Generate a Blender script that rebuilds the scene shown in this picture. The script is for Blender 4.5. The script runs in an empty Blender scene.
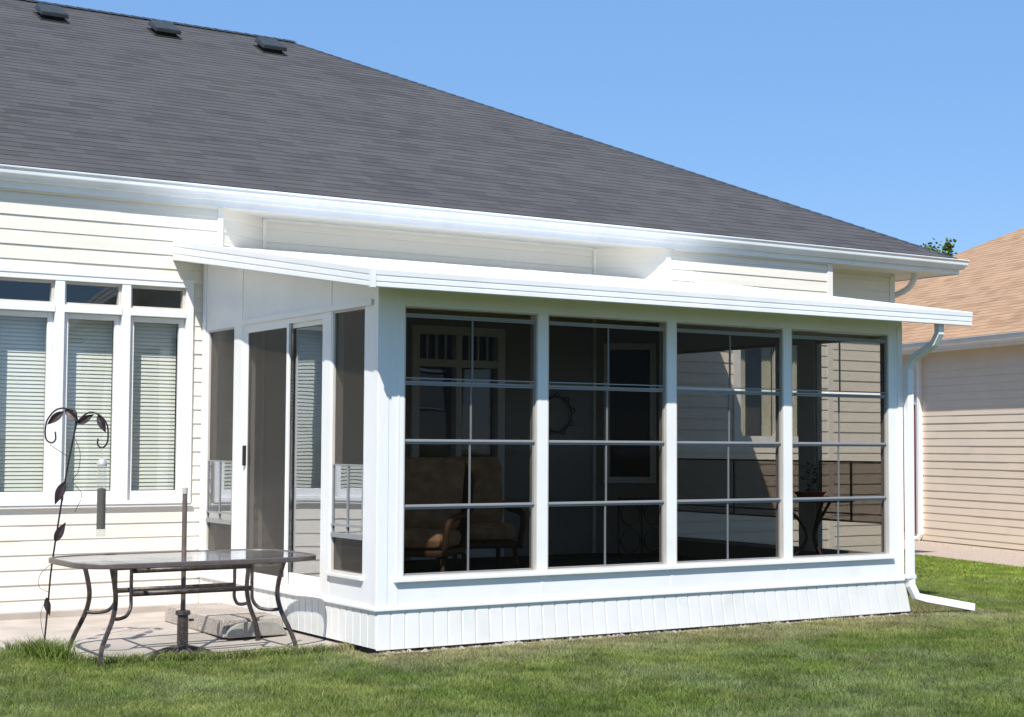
import bpy, math, random
import numpy as np
from mathutils import Vector, Matrix
random.seed(7); rng = np.random.default_rng(11)
scene = bpy.context.scene
COL = scene.collection
# ---------------------------------------------------------------- camera
cam_d = bpy.data.cameras.new('camera'); cam = bpy.data.objects.new('camera', cam_d); COL.objects.link(cam)
yaw, pitch, roll = -0.56787, 0.055222, 0.0054301
fwd = Vector((-math.sin(yaw)*math.cos(pitch), math.cos(yaw)*math.cos(pitch), math.sin(pitch)))
rt0 = Vector((math.cos(yaw), math.sin(yaw), 0)); up0 = rt0.cross(fwd)
rt = rt0*math.cos(roll)+up0*math.sin(roll); up = up0*math.cos(roll)-rt0*math.sin(roll)
Mx = Matrix((rt, up, -fwd)).transposed().to_4x4(); Mx.translation = Vector((-5.53817, -10.56351, 1.577))
cam.matrix_world = Mx
cam_d.sensor_width = 36; cam_d.lens = 1564.85/1024*36; cam_d.clip_end = 3000; cam_d.clip_start = .1
scene.camera = cam
CAM = Vector((-5.53817, -10.56351, 1.577))
# ---------------------------------------------------------------- light
SUN_B, SUN_A = .82, 1.65            # light travels (b, 1, -a)
elev = math.atan(SUN_A/math.hypot(SUN_B, 1)); az = math.atan2(-SUN_B, -1)   # towards the sun
w = bpy.data.worlds.new('World'); scene.world = w; w.use_nodes = True
nt = w.node_tree; bg = nt.nodes['Background']
sky = nt.nodes.new('ShaderNodeTexSky'); sky.sky_type = 'NISHITA'; sky.sun_disc = False
sky.sun_elevation = elev; sky.sun_rotation = math.atan2(-SUN_B, -1)
sky.air_density = 1.0; sky.dust_density = .15; sky.ozone_density = 3.0; sky.altitude = 900
hsv = nt.nodes.new('ShaderNodeHueSaturation'); hsv.inputs['Saturation'].default_value = 1.12
nt.links.new(sky.outputs[0], hsv.inputs['Color']); tint = nt.nodes.new('ShaderNodeMix'); tint.data_type = 'RGBA'; tint.blend_type = 'MULTIPLY'; tint.inputs[0].default_value = 1; tint.inputs[7].default_value = (1.02, .97, .98, 1)
nt.links.new(hsv.outputs[0], tint.inputs[6]); flat = nt.nodes.new('ShaderNodeMix'); flat.data_type = 'RGBA'; flat.inputs[0].default_value = .62; flat.inputs[7].default_value = (1.50, 3.0, 5.7, 1)
nt.links.new(tint.outputs[2], flat.inputs[6]); nt.links.new(flat.outputs[2], bg.inputs[0]); bg.inputs[1].default_value = 0.12
sd = bpy.data.lights.new('sun', 'SUN'); sd.energy = 4.8; sd.angle = math.radians(.53); sd.color = (1, .955, .89)
so = bpy.data.objects.new('sun', sd); COL.objects.link(so)
so.rotation_euler = Vector((SUN_B, 1, -SUN_A)).to_track_quat('-Z', 'Y').to_euler()
so.location = (-8, -10, 20)
scene.view_settings.view_transform = 'Standard'; scene.view_settings.look = 'None'
scene.view_settings.exposure = 0.38; scene.view_settings.gamma = 1
scene.cycles.transparent_max_bounces = 24; scene.cycles.max_bounces = 10; scene.cycles.diffuse_bounces = 5
scene.cycles.glossy_bounces = 5; scene.cycles.caustics_reflective = False; scene.cycles.caustics_refractive = False

# ---------------------------------------------------------------- helpers
ORG = {}
def prop(o, label=None, cat=None, group=None, kind=None):
    for k, v in (('label', label), ('category', cat), ('group', group), ('kind', kind)):
        if v: o[k] = v
    return o
def empty(name, loc, label=None, cat=None, rz=0, group=None, parent=None):
    o = bpy.data.objects.new(name, None); COL.objects.link(o); o.empty_display_size = .2
    if parent is not None:
        o.parent = parent; o.location = Vector(loc)-ORG[parent]
    else: o.location = loc
    o.rotation_euler = (0, 0, rz); ORG[o] = Vector(loc)
    return prop(o, label, cat, group)
class MB:
    def __init__(s): s.v = []; s.f = []; s.uv = {}
    def add(s, vs, fs):
        n = len(s.v); s.v += [tuple(p) for p in vs]; s.f += [tuple(n+i for i in f) for f in fs]
    def quad(s, a, b, c, d): s.add([a, b, c, d], [(0, 1, 2, 3)])
    def poly(s, pts): s.add(pts, [tuple(range(len(pts)))])
    def box(s, x0, x1, y0, y1, z0, z1):
        if x0 > x1: x0, x1 = x1, x0
        if y0 > y1: y0, y1 = y1, y0
        if z0 > z1: z0, z1 = z1, z0
        s.add([(x0,y0,z0),(x1,y0,z0),(x1,y1,z0),(x0,y1,z0),(x0,y0,z1),(x1,y0,z1),(x1,y1,z1),(x0,y1,z1)],
              [(0,3,2,1),(4,5,6,7),(0,1,5,4),(1,2,6,5),(2,3,7,6),(3,0,4,7)]); return s
    def hexa(s, b, t):       # bottom 4 pts, top 4 pts
        s.add(list(b)+list(t), [(0,3,2,1),(4,5,6,7),(0,1,5,4),(1,2,6,5),(2,3,7,6),(3,0,4,7)]); return s
    def sweep(s, prof, a, b, cap=True):
        """profile: list of offset vectors, extruded from point list a to point list b (same count)"""
        n = len(a); s.add(list(a)+list(b), [(i, (i+1) % n, n+(i+1) % n, n+i) for i in range(n)] + ([tuple(range(n))[::-1], tuple(range(n, 2*n))] if cap else []))
        return s
    def tube(s, pts, r, n=8, rect=None, closed=False, up=Vector((0, 0, 1))):
        pts = [Vector(p) for p in pts]; k = len(pts); rr = r if isinstance(r, (list, tuple)) else [r]*k
        ring = []; prev = None
        for i, p in enumerate(pts):
            if closed: d = pts[(i+1) % k]-pts[i-1]
            else: d = pts[min(i+1, k-1)]-pts[max(i-1, 0)]
            d.normalize()
            if prev is None:
                a = up if abs(d.dot(up)) < .95 else Vector((0, 1, 0)); u = (a-d*a.dot(d)).normalized()
            else:
                u = (prev-d*prev.dot(d)).normalized()
            prev = u; vv = d.cross(u)
            if rect:
                hw, hh = rect; m = 1
                if 0 < i < k-1:
                    d1 = (pts[i]-pts[i-1]).normalized(); c = d1.dot(d); m = 1/max(c, .5)
                cs = [(-hw, -hh), (hw, -hh), (hw, hh), (-hw, hh)]
                ring.append([p+vv*x+u*y*m for x, y in cs])
            else:
                ring.append([p+(u*math.cos(t)+vv*math.sin(t))*rr[i] for t in [2*math.pi*j/n for j in range(n)]])
        m = len(ring[0]); vs = [q for R in ring for q in R]; fs = []
        for i in range(k if closed else k-1):
            j2 = (i+1) % k
            for j in range(m):
                fs.append((i*m+j, i*m+(j+1) % m, j2*m+(j+1) % m, j2*m+j))
        if not closed: fs += [tuple(range(m))[::-1], tuple((k-1)*m+j for j in range(m))]
        s.add(vs, fs); return s
    def lathe(s, prof, c=(0, 0, 0), n=24):
        c = Vector(c); k = len(prof); vs = []
        for r, z in prof:
            for j in range(n):
                t = 2*math.pi*j/n; vs.append((c.x+r*math.cos(t), c.y+r*math.sin(t), c.z+z))
        fs = [(i*n+j, i*n+(j+1) % n, (i+1)*n+(j+1) % n, (i+1)*n+j) for i in range(k-1) for j in range(n)]
        fs += [tuple(range(n))[::-1], tuple((k-1)*n+j for j in range(n))]
        s.add(vs, fs); return s
    def build(s, name, mat, parent=None, label=None, smooth=False, bevel=0, local=False, autos=None):
        me = bpy.data.meshes.new(name)
        o0 = ORG.get(parent, Vector((0, 0, 0))) if not local else Vector((0, 0, 0))
        me.from_pydata([(x-o0.x, y-o0.y, z-o0.z) for x, y, z in s.v], [], s.f); me.update()
        import bmesh
        bm = bmesh.new(); bm.from_mesh(me); bmesh.ops.recalc_face_normals(bm, faces=bm.faces) if len(bm.faces) < 60000 else None
        bm.to_mesh(me); bm.free()
        if smooth:
            for p in me.polygons: p.use_smooth = True
            if autos:
                try: me.set_sharp_from_angle(angle=math.radians(autos))
                except Exception: pass
        o = bpy.data.objects.new(name, me); COL.objects.link(o); me.materials.append(mat)
        if parent is not None: o.parent = parent
        ORG[o] = o0.copy()
        if bevel:
            b = o.modifiers.new('bevel', 'BEVEL'); b.width = bevel; b.segments = 2; b.limit_method = 'ANGLE'
        if label: o['label'] = label
        return o
def arc(fn, n): return [fn(i/(n-1)) for i in range(n)]
def bez(p, n=12):
    """Catmull-Rom through points"""
    p = [Vector(q) for q in p]; out = []
    P = [p[0]*2-p[1]]+p+[p[-1]*2-p[-2]]
    for i in range(1, len(P)-2):
        for j in range(n):
            t = j/n; a, b, c, d = P[i-1], P[i], P[i+1], P[i+2]
            out.append(.5*((2*b)+(c-a)*t+(2*a-5*b+4*c-d)*t*t+(3*b-a-3*c+d)*t**3))
    out.append(p[-1]); return out

# ---------------------------------------------------------------- materials
def newmat(name):
    m = bpy.data.materials.new(name); m.use_nodes = True; nt = m.node_tree
    return m, nt, nt.nodes['Principled BSDF']
def N(nt, t, **k):
    n = nt.nodes.new(t)
    for a, b in k.items():
        if a.startswith('i_'): n.inputs[a[2:].replace('_', ' ')].default_value = b
        else: setattr(n, a, b)
    return n
def ramp(nt, fac, stops):
    r = nt.nodes.new('ShaderNodeValToRGB'); nt.links.new(fac, r.inputs[0]); e = r.color_ramp.elements
    e[0].position, e[0].color = stops[0][0], (*stops[0][1], 1); e[1].position, e[1].color = stops[-1][0], (*stops[-1][1], 1)
    for p, c in stops[1:-1]:
        x = e.new(p); x.color = (*c, 1)
    return r
def mixc(nt, a, b, fac, mode='MIX'):
    m = nt.nodes.new('ShaderNodeMix'); m.data_type = 'RGBA'; m.blend_type = mode
    for s, x in ((m.inputs[6], a), (m.inputs[7], b), (m.inputs[0], fac)):
        if hasattr(x, 'links') or hasattr(x, 'is_output'): nt.links.new(x, s)
        elif isinstance(x, tuple): s.default_value = (*x, 1)
        else: s.default_value = x
    return m.outputs[2]
def simple(name, c, rough=.5, metal=0, var=.06, scale=6, bump=.0, bscale=60, spec=.5, stretch=(1, 1, 1), dirt=None):
    m, nt, p = newmat(name); p.inputs['Roughness'].default_value = rough; p.inputs['Metallic'].default_value = metal
    p.inputs['Specular IOR Level'].default_value = spec
    tc = N(nt, 'ShaderNodeTexCoord'); mp = N(nt, 'ShaderNodeMapping'); mp.inputs['Scale'].default_value = stretch
    nt.links.new(tc.outputs['Object'], mp.inputs[0])
    n = N(nt, 'ShaderNodeTexNoise'); n.inputs['Scale'].default_value = scale; n.inputs['Detail'].default_value = 6
    nt.links.new(mp.outputs[0], n.inputs[0])
    lo = tuple(x*(1-var) for x in c); hi = tuple(min(1, x*(1+var)) for x in c)
    r = ramp(nt, n.outputs[0], [(.3, lo), (.7, hi)]); col = r.outputs[0]
    if dirt:
        n2 = N(nt, 'ShaderNodeTexNoise'); n2.inputs['Scale'].default_value = dirt[1]; n2.inputs['Detail'].default_value = 8
        nt.links.new(mp.outputs[0], n2.inputs[0])
        r2 = ramp(nt, n2.outputs[0], [(.5, (0, 0, 0)), (.75, (dirt[2],)*3)])
        col = mixc(nt, col, dirt[0], r2.outputs[0])
    nt.links.new(col, p.inputs['Base Color'])
    if bump:
        b = N(nt, 'ShaderNodeBump'); b.inputs['Strength'].default_value = 1; b.inputs['Distance'].default_value = bump
        n3 = N(nt, 'ShaderNodeTexNoise'); n3.inputs['Scale'].default_value = bscale; n3.inputs['Detail'].default_value = 5
        nt.links.new(mp.outputs[0], n3.inputs[0]); nt.links.new(n3.outputs[0], b.inputs['Height']); nt.links.new(b.outputs[0], p.inputs['Normal'])
    return m
M = {}
M['siding'] = simple('cream_vinyl_siding', (.78, .735, .645), .42, var=.025, scale=2.2, bump=.0012, bscale=14, stretch=(.5, .5, 5), dirt=((.60, .56, .47), 1.3, .25))
M['indoorshade'] = simple('porch_shade_tone', (.34, .31, .27), .5, var=.04)  # cream siding made darker: the porch's indoor shade is put into the colour
M['trim'] = simple('cream_trim', (.80, .775, .71), .4, var=.02)
M['white'] = simple('white_aluminium', (.80, .81, .82), .38, var=.02, scale=3, bump=.0006, bscale=9, dirt=((.62, .61, .57), 2.1, .22))
M['whitetrim'] = simple('white_window_vinyl', (.82, .82, .81), .35, var=.015)
M['skirt'] = simple('white_skirt_vinyl', (.80, .80, .785), .45, var=.02, dirt=((.55, .54, .44), 2.8, .35))
M['gutter'] = simple('gutter_white', (.80, .81, .81), .3, var=.03, scale=2, bump=.0008, bscale=5, dirt=((.55, .56, .52), 3.1, .3))
M['soffit'] = simple('soffit_white', (.74, .73, .68), .5, var=.03)
M['sashbar'] = simple('sash_aluminium', (.25, .26, .275), .38, metal=.0, var=.04)
M['muntin'] = simple('grey_muntin', (.16, .165, .17), .45)
M['sashshade'] = simple('jamb_taupe', (.56, .53, .48), .5)
M['iron'] = simple('bronze_powder_coat', (.06, .045, .04), .42, metal=.2, var=.35, scale=40, bump=.0006, bscale=90, dirt=((.25, .20, .17), 30, .4))
M['rim'] = simple('bronze_table_rim', (.13, .105, .098), .4, metal=.2, var=.15, scale=20)
M['hook'] = simple('rusty_black_iron', (.03, .022, .021), .55, metal=.4, var=.4, scale=50)
M['leafiron'] = simple('painted_leaf', (.04, .027, .03), .5, metal=.3, var=.4, scale=30)
M['chrome'] = simple('bright_cap', (.62, .62, .63), .42, metal=.5, var=.02)
M['pole'] = simple('umbrella_pole_brown', (.17, .125, .11), .4, metal=.3, var=.2, scale=20)
M['seed'] = simple('bird_seed', (.045, .032, .02), .9, var=.5, scale=160, bump=.002, bscale=160)
M['vent'] = simple('roof_vent_grey', (.03, .036, .038), .55, var=.25, scale=12)
M['concrete'] = simple('patio_concrete', (.43, .375, .33), .9, var=.14, scale=3, bump=.003, bscale=70, dirt=((.26, .23, .20), 1.6, .6))
M['aggregate'] = simple('exposed_aggregate', (.37, .32, .28), .9, var=.5, scale=70, bump=.006, bscale=70, dirt=((.56, .48, .42), 4, .6))
M['splash'] = simple('grey_cast_concrete', (.33, .31, .28), .85, var=.15, scale=14, bump=.003, bscale=60)
M['soil'] = simple('dry_soil', (.22, .17, .13), .95, var=.35, scale=25, bump=.01, bscale=30)
M['dark'] = simple('dark_void', (.02, .018, .016), .9)
M['blind'] = simple('blind_vinyl', (.78, .77, .72), .5, var=.02)
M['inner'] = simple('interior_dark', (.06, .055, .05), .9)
M['carpet'] = simple('porch_floor', (.05, .042, .037), .9, var=.3, scale=30)
M['curtain'] = simple('curtain_cloth', (.62, .60, .50), .9, var=.1)
M['wicker'] = simple('brown_wicker', (.11, .065, .04), .6, var=.5, scale=90, bump=.004, bscale=120)
M['cushion'] = simple('tan_cushion', (.56, .37, .23), .9, var=.25, scale=9)
M['reddoor'] = simple('red_door_paint', (.27, .045, .03), .4, var=.08)
M['nsiding'] = simple('beige_vinyl_siding', (.74, .63, .50), .5, var=.03, scale=2, dirt=((.62, .52, .44), 1.1, .25))
M['nbase'] = simple('neighbour_foundation', (.46, .37, .31), .9, var=.15, scale=5, bump=.004)
M['gravel'] = simple('pale_gravel', (.42, .34, .28), .95, var=.5, scale=60, bump=.01, bscale=50)
M['leaf'] = simple('tree_leaf', (.13, .22, .04), .6, var=.4, scale=3)
M['bark'] = simple('bark', (.12, .09, .07), .9, var=.3, scale=12, bump=.01)
M['red'] = simple('terracotta_red', (.42, .10, .04), .7)
M['plant'] = simple('house_plant_leaf', (.04, .085, .03), .6, var=.4)

def glassmat(name, tint, refl=1.5, rough=0.0, boost=0., body=None):
    m, nt, p = newmat(name); nt.nodes.remove(p); out = nt.nodes['Material Output']
    tr = N(nt, 'ShaderNodeBsdfTransparent'); tr.inputs[0].default_value = (*tint, 1)
    gl = N(nt, 'ShaderNodeBsdfGlossy'); gl.inputs['Roughness'].default_value = rough; gl.inputs['Color'].default_value = (.92, .95, 1, 1)
    lw = N(nt, 'ShaderNodeLayerWeight'); lw.inputs['Blend'].default_value = .5; pw = N(nt, 'ShaderNodeMath', operation='POWER'); pw.inputs[1].default_value = 5
    nt.links.new(lw.outputs['Facing'], pw.inputs[0]); r0 = ((refl-1)/(refl+1))**2
    fr = N(nt, 'ShaderNodeMath', operation='MULTIPLY_ADD'); fr.inputs[1].default_value = 1-r0; fr.inputs[2].default_value = r0; nt.links.new(pw.outputs[0], fr.inputs[0])
    geo = N(nt, 'ShaderNodeTexCoord'); nz = N(nt, 'ShaderNodeTexNoise'); nz.inputs['Scale'].default_value = 1.4; nz.inputs['Detail'].default_value = 1
    bp = N(nt, 'ShaderNodeBump'); bp.inputs['Distance'].default_value = .004
    nt.links.new(geo.outputs['Object'], nz.inputs[0]); nt.links.new(nz.outputs[0], bp.inputs['Height']); nt.links.new(bp.outputs[0], gl.inputs['Normal'])
    ad = N(nt, 'ShaderNodeMath', operation='ADD'); ad.inputs[1].default_value = boost; ad.use_clamp = True
    nt.links.new(fr.outputs[0], ad.inputs[0])
    mx = N(nt, 'ShaderNodeMixShader'); nt.links.new(ad.outputs[0], mx.inputs[0]); nt.links.new(tr.outputs[0], mx.inputs[1]); nt.links.new(gl.outputs[0], mx.inputs[2])
    last = mx.outputs[0]
    if body:
        df = N(nt, 'ShaderNodeBsdfDiffuse'); df.inputs[0].default_value = (*body[0], 1)
        m2 = N(nt, 'ShaderNodeMixShader'); m2.inputs[0].default_value = body[1]
        nt.links.new(last, m2.inputs[1]); nt.links.new(df.outputs[0], m2.inputs[2]); last = m2.outputs[0]
    nt.links.new(last, out.inputs[0]); return m
M['vinyl'] = glassmat('tinted_vinyl_glazing', (.675, .655, .63), 1.12, .015, 0.0, ((.05, .045, .04), .01))
M['smoke'] = glassmat('stacked_vinyl_glazing', (.62, .58, .56), 1.3, .015, 0.0, ((.10, .07, .06), .02))
M['finescreen'] = glassmat('porch_screen', (.985, .98, .975), 1.01, .3, 0, ((.10, .09, .08), .04))
M['glass'] = glassmat('house_window_glass', (.955, .967, .95), 1.5, 0, .01)
M['doorglass'] = glassmat('sliding_door_glass', (.80, .79, .78), 1.6, 0, .28)
M['screen'] = glassmat('insect_screen_mesh', (.80, .78, .76), 1.02, .3, 0, ((.075, .064, .052), .24))
M['tableglass'] = glassmat('table_glass', (.975, .985, .98), 1.5, .08, .02, ((.55, .55, .52), .035))
M['plastic'] = glassmat('clear_feeder_tube', (.93, .94, .94), 1.45, .05, .02, ((.8, .8, .78), .07))

def shingle(name, c1, c2, c3, k=1.):
    m, nt, p = newmat(name); p.inputs['Roughness'].default_value = .88; p.inputs['Specular IOR Level'].default_value = .35
    uv = N(nt, 'ShaderNodeUVMap')
    def brick(w, off, sq):
        b = N(nt, 'ShaderNodeTexBrick'); b.offset = off; b.offset_frequency = 2; b.squash = sq; b.squash_frequency = 3
        b.inputs['Scale'].default_value = 1; b.inputs['Brick Width'].default_value = w; b.inputs['Row Height'].default_value = .143
        b.inputs['Mortar Size'].default_value = 0.0; b.inputs['Bias'].default_value = 0
        b.inputs['Color1'].default_value = (0, 0, 0, 1); b.inputs['Color2'].default_value = (1, 1, 1, 1)
        nt.links.new(uv.outputs[0], b.inputs[0]); return b
    b1 = brick(.30, .37, 1.5); b2 = brick(.21, .61, 1.3)
    r1 = ramp(nt, b1.outputs[0], [(0, c1), (.22, c1), (.27, c2), (.8, c2), (1, c3)])
    r2 = ramp(nt, b2.outputs[0], [(.12, (.92, .92, .93)), (.2, (1, 1, 1)), (.9, (1.03, 1.03, 1.03))])
    n = N(nt, 'ShaderNodeTexNoise'); n.inputs['Scale'].default_value = .8; n.inputs['Detail'].default_value = 6; nt.links.new(uv.outputs[0], n.inputs[0])
    r3 = ramp(nt, n.outputs[0], [(.3, (.92, .92, .93)), (.7, (1.06, 1.055, 1.05))])
    g = N(nt, 'ShaderNodeTexNoise'); g.inputs['Scale'].default_value = 90; g.inputs['Detail'].default_value = 3; nt.links.new(uv.outputs[0], g.inputs[0])
    r4 = ramp(nt, g.outputs[0], [(.3, (.72, .72, .72)), (.7, (1.25, 1.25, 1.25))])
    mp = N(nt, 'ShaderNodeMapping'); mp.inputs['Scale'].default_value = (1.6, 4.2, 1); nt.links.new(uv.outputs[0], mp.inputs[0])
    s = N(nt, 'ShaderNodeTexNoise'); s.inputs['Scale'].default_value = 1; s.inputs['Detail'].default_value = 2; nt.links.new(mp.outputs[0], s.inputs[0])
    r5 = ramp(nt, s.outputs[0], [(.34, (.90, .90, .91)), (.46, (1, 1, 1)), (.65, (1.03, 1.03, 1.03))])
    c = mixc(nt, r1.outputs[0], r2.outputs[0], 1., 'MULTIPLY')
    for r in (r3, r4, r5): c = mixc(nt, c, r.outputs[0], 1., 'MULTIPLY')
    nt.links.new(c, p.inputs['Base Color'])
    bp = N(nt, 'ShaderNodeBump'); bp.inputs['Distance'].default_value = .002; nt.links.new(b1.outputs[0], bp.inputs['Height'])
    bp2 = N(nt, 'ShaderNodeBump'); bp2.inputs['Distance'].default_value = .003; nt.links.new(g.outputs[0], bp2.inputs['Height']); nt.links.new(bp.outputs[0], bp2.inputs['Normal'])
    nt.links.new(bp2.outputs[0], p.inputs['Normal']); return m
M['roof'] = shingle('charcoal_laminated_shingles', (.061, .0585, .0605), (.073, .0705, .0725), (.079, .0765, .078))
M['nroof'] = shingle('tan_laminated_shingles', (.36, .222, .128), (.415, .262, .156), (.44, .28, .168))

def lawnmat():
    m, nt, p = newmat('lawn_ground'); p.inputs['Roughness'].default_value = .95
    tc = N(nt, 'ShaderNodeTexCoord'); a = N(nt, 'ShaderNodeTexNoise'); a.inputs['Scale'].default_value = .9; a.inputs['Detail'].default_value = 8
    nt.links.new(tc.outputs['Object'], a.inputs[0])
    b = N(nt, 'ShaderNodeTexNoise'); b.inputs['Scale'].default_value = 45; b.inputs['Detail'].default_value = 6; nt.links.new(tc.outputs['Object'], b.inputs[0])
    r = ramp(nt, a.outputs[0], [(.3, (.07, .10, .03)), (.55, (.11, .13, .045)), (.75, (.20, .17, .09))])
    r2 = ramp(nt, b.outputs[0], [(.3, (.5, .5, .5)), (.7, (1.3, 1.3, 1.2))])
    nt.links.new(mixc(nt, r.outputs[0], r2.outputs[0], 1., 'MULTIPLY'), p.inputs['Base Color'])
    bp = N(nt, 'ShaderNodeBump'); bp.inputs['Distance'].default_value = .03; nt.links.new(b.outputs[0], bp.inputs['Height']); nt.links.new(bp.outputs[0], p.inputs['Normal'])
    return m
M['lawn'] = lawnmat()
def blademat():
    m, nt, p = newmat('grass_blades'); p.inputs['Roughness'].default_value = .55; p.inputs['Specular IOR Level'].default_value = .3
    a = N(nt, 'ShaderNodeVertexColor'); a.layer_name = 'tone'; nt.links.new(a.outputs[0], p.inputs['Base Color'])
    out = nt.nodes['Material Output']; tl = N(nt, 'ShaderNodeBsdfTranslucent'); nt.links.new(a.outputs[0], tl.inputs[0])
    mx = N(nt, 'ShaderNodeMixShader'); mx.inputs[0].default_value = .3; nt.links.new(p.outputs[0], mx.inputs[1]); nt.links.new(tl.outputs[0], mx.inputs[2]); nt.links.new(mx.outputs[0], out.inputs[0])
    return m
M['blade'] = blademat()

# ----- wall builder (lap siding)
H = .1328; ZREF = .837
def siding(name, p0, p1, z0, z1, parent, mat, holes=(), lip=.010, h=H, zref=ZREF, flip=False):
    """lap siding from p0 to p1 (plan), seen from the right-hand side of p0->p1 (or flipped)"""
    p0 = Vector((*p0, 0)); p1 = Vector((*p1, 0)); L = (p1-p0).length; u = (p1-p0)/L
    n = Vector((u.y, -u.x, 0)) * (-1 if flip else 1)
    mb = MB()
    k = math.floor((z0-zref)/h)
    while zref+k*h < z1-1e-6:
        ca = zref+k*h; a = max(ca, z0); b = min(ca+h, z1); k += 1
        if b-a < 1e-5: continue
        cuts = sorted({a, b} | {q for hh in holes for q in (hh[2], hh[3]) if a < q < b})
        for za, zb in zip(cuts[:-1], cuts[1:]):
            zm = (za+zb)/2; iv = [(0, L)]
            for (h0, h1, hz0, hz1) in holes:
                if hz0 < zm < hz1:
                    iv = [s for (s0, s1) in iv for s in ((s0, min(s1, h0)), (max(s0, h1), s1)) if s[1]-s[0] > 1e-4]
            oa = lip*(1-(za-ca)/h)+.001; ob = lip*(1-(zb-ca)/h)+.001
            seams = [(k*1.37) % 3.66+3.66*q for q in range(int(L/3.66)+2)] if L > 3 else []
            iv2 = []
            for s0, s1 in iv:
                cs = [s0]+[q for q in seams if s0+.05 < q < s1-.05]+[s1]
                iv2 += [(a1, b1, int((a1+b1)*.5/3.66+k*.374) % 2) for a1, b1 in zip(cs[:-1], cs[1:])]
            oa0, ob0 = oa, ob
            for s0, s1, par in iv2:
                oa, ob = oa0+.0022*par, ob0+.0022*par
                A = p0+u*s0; B = p0+u*s1
                # small drip bead so that each course has a shadow line
                mb.quad(A+n*oa+Vector((0,0,za)), B+n*oa+Vector((0,0,za)), B+n*ob+Vector((0,0,zb)), A+n*ob+Vector((0,0,zb)))
                if abs(za-ca) < 1e-5: mb.quad(A+Vector((0,0,za)), B+Vector((0,0,za)), B+n*oa+Vector((0,0,za)), A+n*oa+Vector((0,0,za)))
    # backing board with the same holes
    zc = sorted({z0, z1} | {q for hh in holes for q in (hh[2], hh[3])})
    for za, zb in zip(zc[:-1], zc[1:]):
        iv = [(0, L)]; zm = (za+zb)/2
        for (h0, h1, hz0, hz1) in holes:
            if hz0 < zm < hz1: iv = [s for (s0, s1) in iv for s in ((s0, min(s1, h0)), (max(s0, h1), s1)) if s[1]-s[0] > 1e-4]
        for s0, s1 in iv:
            A = p0+u*s0-n*.002; B = p0+u*s1-n*.002; A2 = A-n*.12; B2 = B-n*.12
            mb.hexa([A+Vector((0,0,za)), B+Vector((0,0,za)), B2+Vector((0,0,za)), A2+Vector((0,0,za))],
                    [A+Vector((0,0,zb)), B+Vector((0,0,zb)), B2+Vector((0,0,zb)), A2+Vector((0,0,zb))])
    me = bpy.data.meshes.new(name); o0 = ORG.get(parent, Vector((0,0,0)))
    me.from_pydata([(x-o0.x, y-o0.y, z-o0.z) for x, y, z in mb.v], [], mb.f); me.update()
    o = bpy.data.objects.new(name, me); COL.objects.link(o); me.materials.append(mat); o.parent = parent; ORG[o] = o0.copy()
    return o
def roofplane(name, origin, U, V, poly, parent, mat, row=.143, butt=.0034, thick=.03, label=None):
    """shingled slope: origin+U*u+V*v, poly = convex outline in (u,v); real stepped courses, UV in metres"""
    U = Vector(U).normalized(); V = Vector(V).normalized(); nrm = U.cross(V).normalized()
    if nrm.z < 0: nrm = -nrm
    O = Vector(origin); vmin = min(p[1] for p in poly); vmax = max(p[1] for p in poly)
    def span(v):
        xs = []
        for i in range(len(poly)):
            (a, b), (c, d) = poly[i], poly[(i+1) % len(poly)]
            if (b-v)*(d-v) <= 0 and b != d: xs.append(a+(c-a)*(v-b)/(d-b))
            elif b == d == v: xs += [a, c]
        return (min(xs), max(xs))
    vs = []; fs = []; uvs = []
    v = vmin
    while v < vmax-1e-4:
        v2 = min(v+row, vmax); a0, a1 = span(v+1e-6); b0, b1 = span(v2-1e-6)
        ua, ub = [], []
        nseg = max(1, int((a1-a0)/4))
        for i in range(nseg+1):
            t = i/nseg; ua.append(a0+(a1-a0)*t); ub.append(b0+(b1-b0)*t)
        for i in range(nseg):
            n = len(vs)
            for (uu, vv, hh) in ((ua[i], v, butt), (ua[i+1], v, butt), (ub[i+1], v2, 0), (ub[i], v2, 0), (ua[i], v, 0), (ua[i+1], v, 0)):
                vs.append(O+U*uu+V*vv+nrm*hh)
            fs += [(n, n+1, n+2, n+3), (n+4, n+5, n+1, n)]
            uvs += [(ua[i], v+1e-4), (ua[i+1], v+1e-4), (ub[i+1], v2-1e-4), (ub[i], v2-1e-4), (ua[i], v+.001), (ua[i+1], v+.001), (ua[i+1], v+.002), (ua[i], v+.002)]
        v = v2
    n = len(vs); k = len(poly)
    vs += [O+U*p[0]+V*p[1]-nrm*thick for p in poly]; fs.append(tuple(range(n, n+k))); uvs += [tuple(p) for p in poly]
    me = bpy.data.meshes.new(name); o0 = ORG.get(parent, Vector((0,0,0)))
    me.from_pydata([tuple(q-o0) for q in vs], [], fs); me.update()
    ul = me.uv_layers.new(name='UVMap'); ul.data.foreach_set('uv', [c for q in uvs for c in q])
    o = bpy.data.objects.new(name, me); COL.objects.link(o); me.materials.append(mat); o.parent = parent; ORG[o] = o0.copy()
    if label: o['label'] = label
    return o

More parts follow.
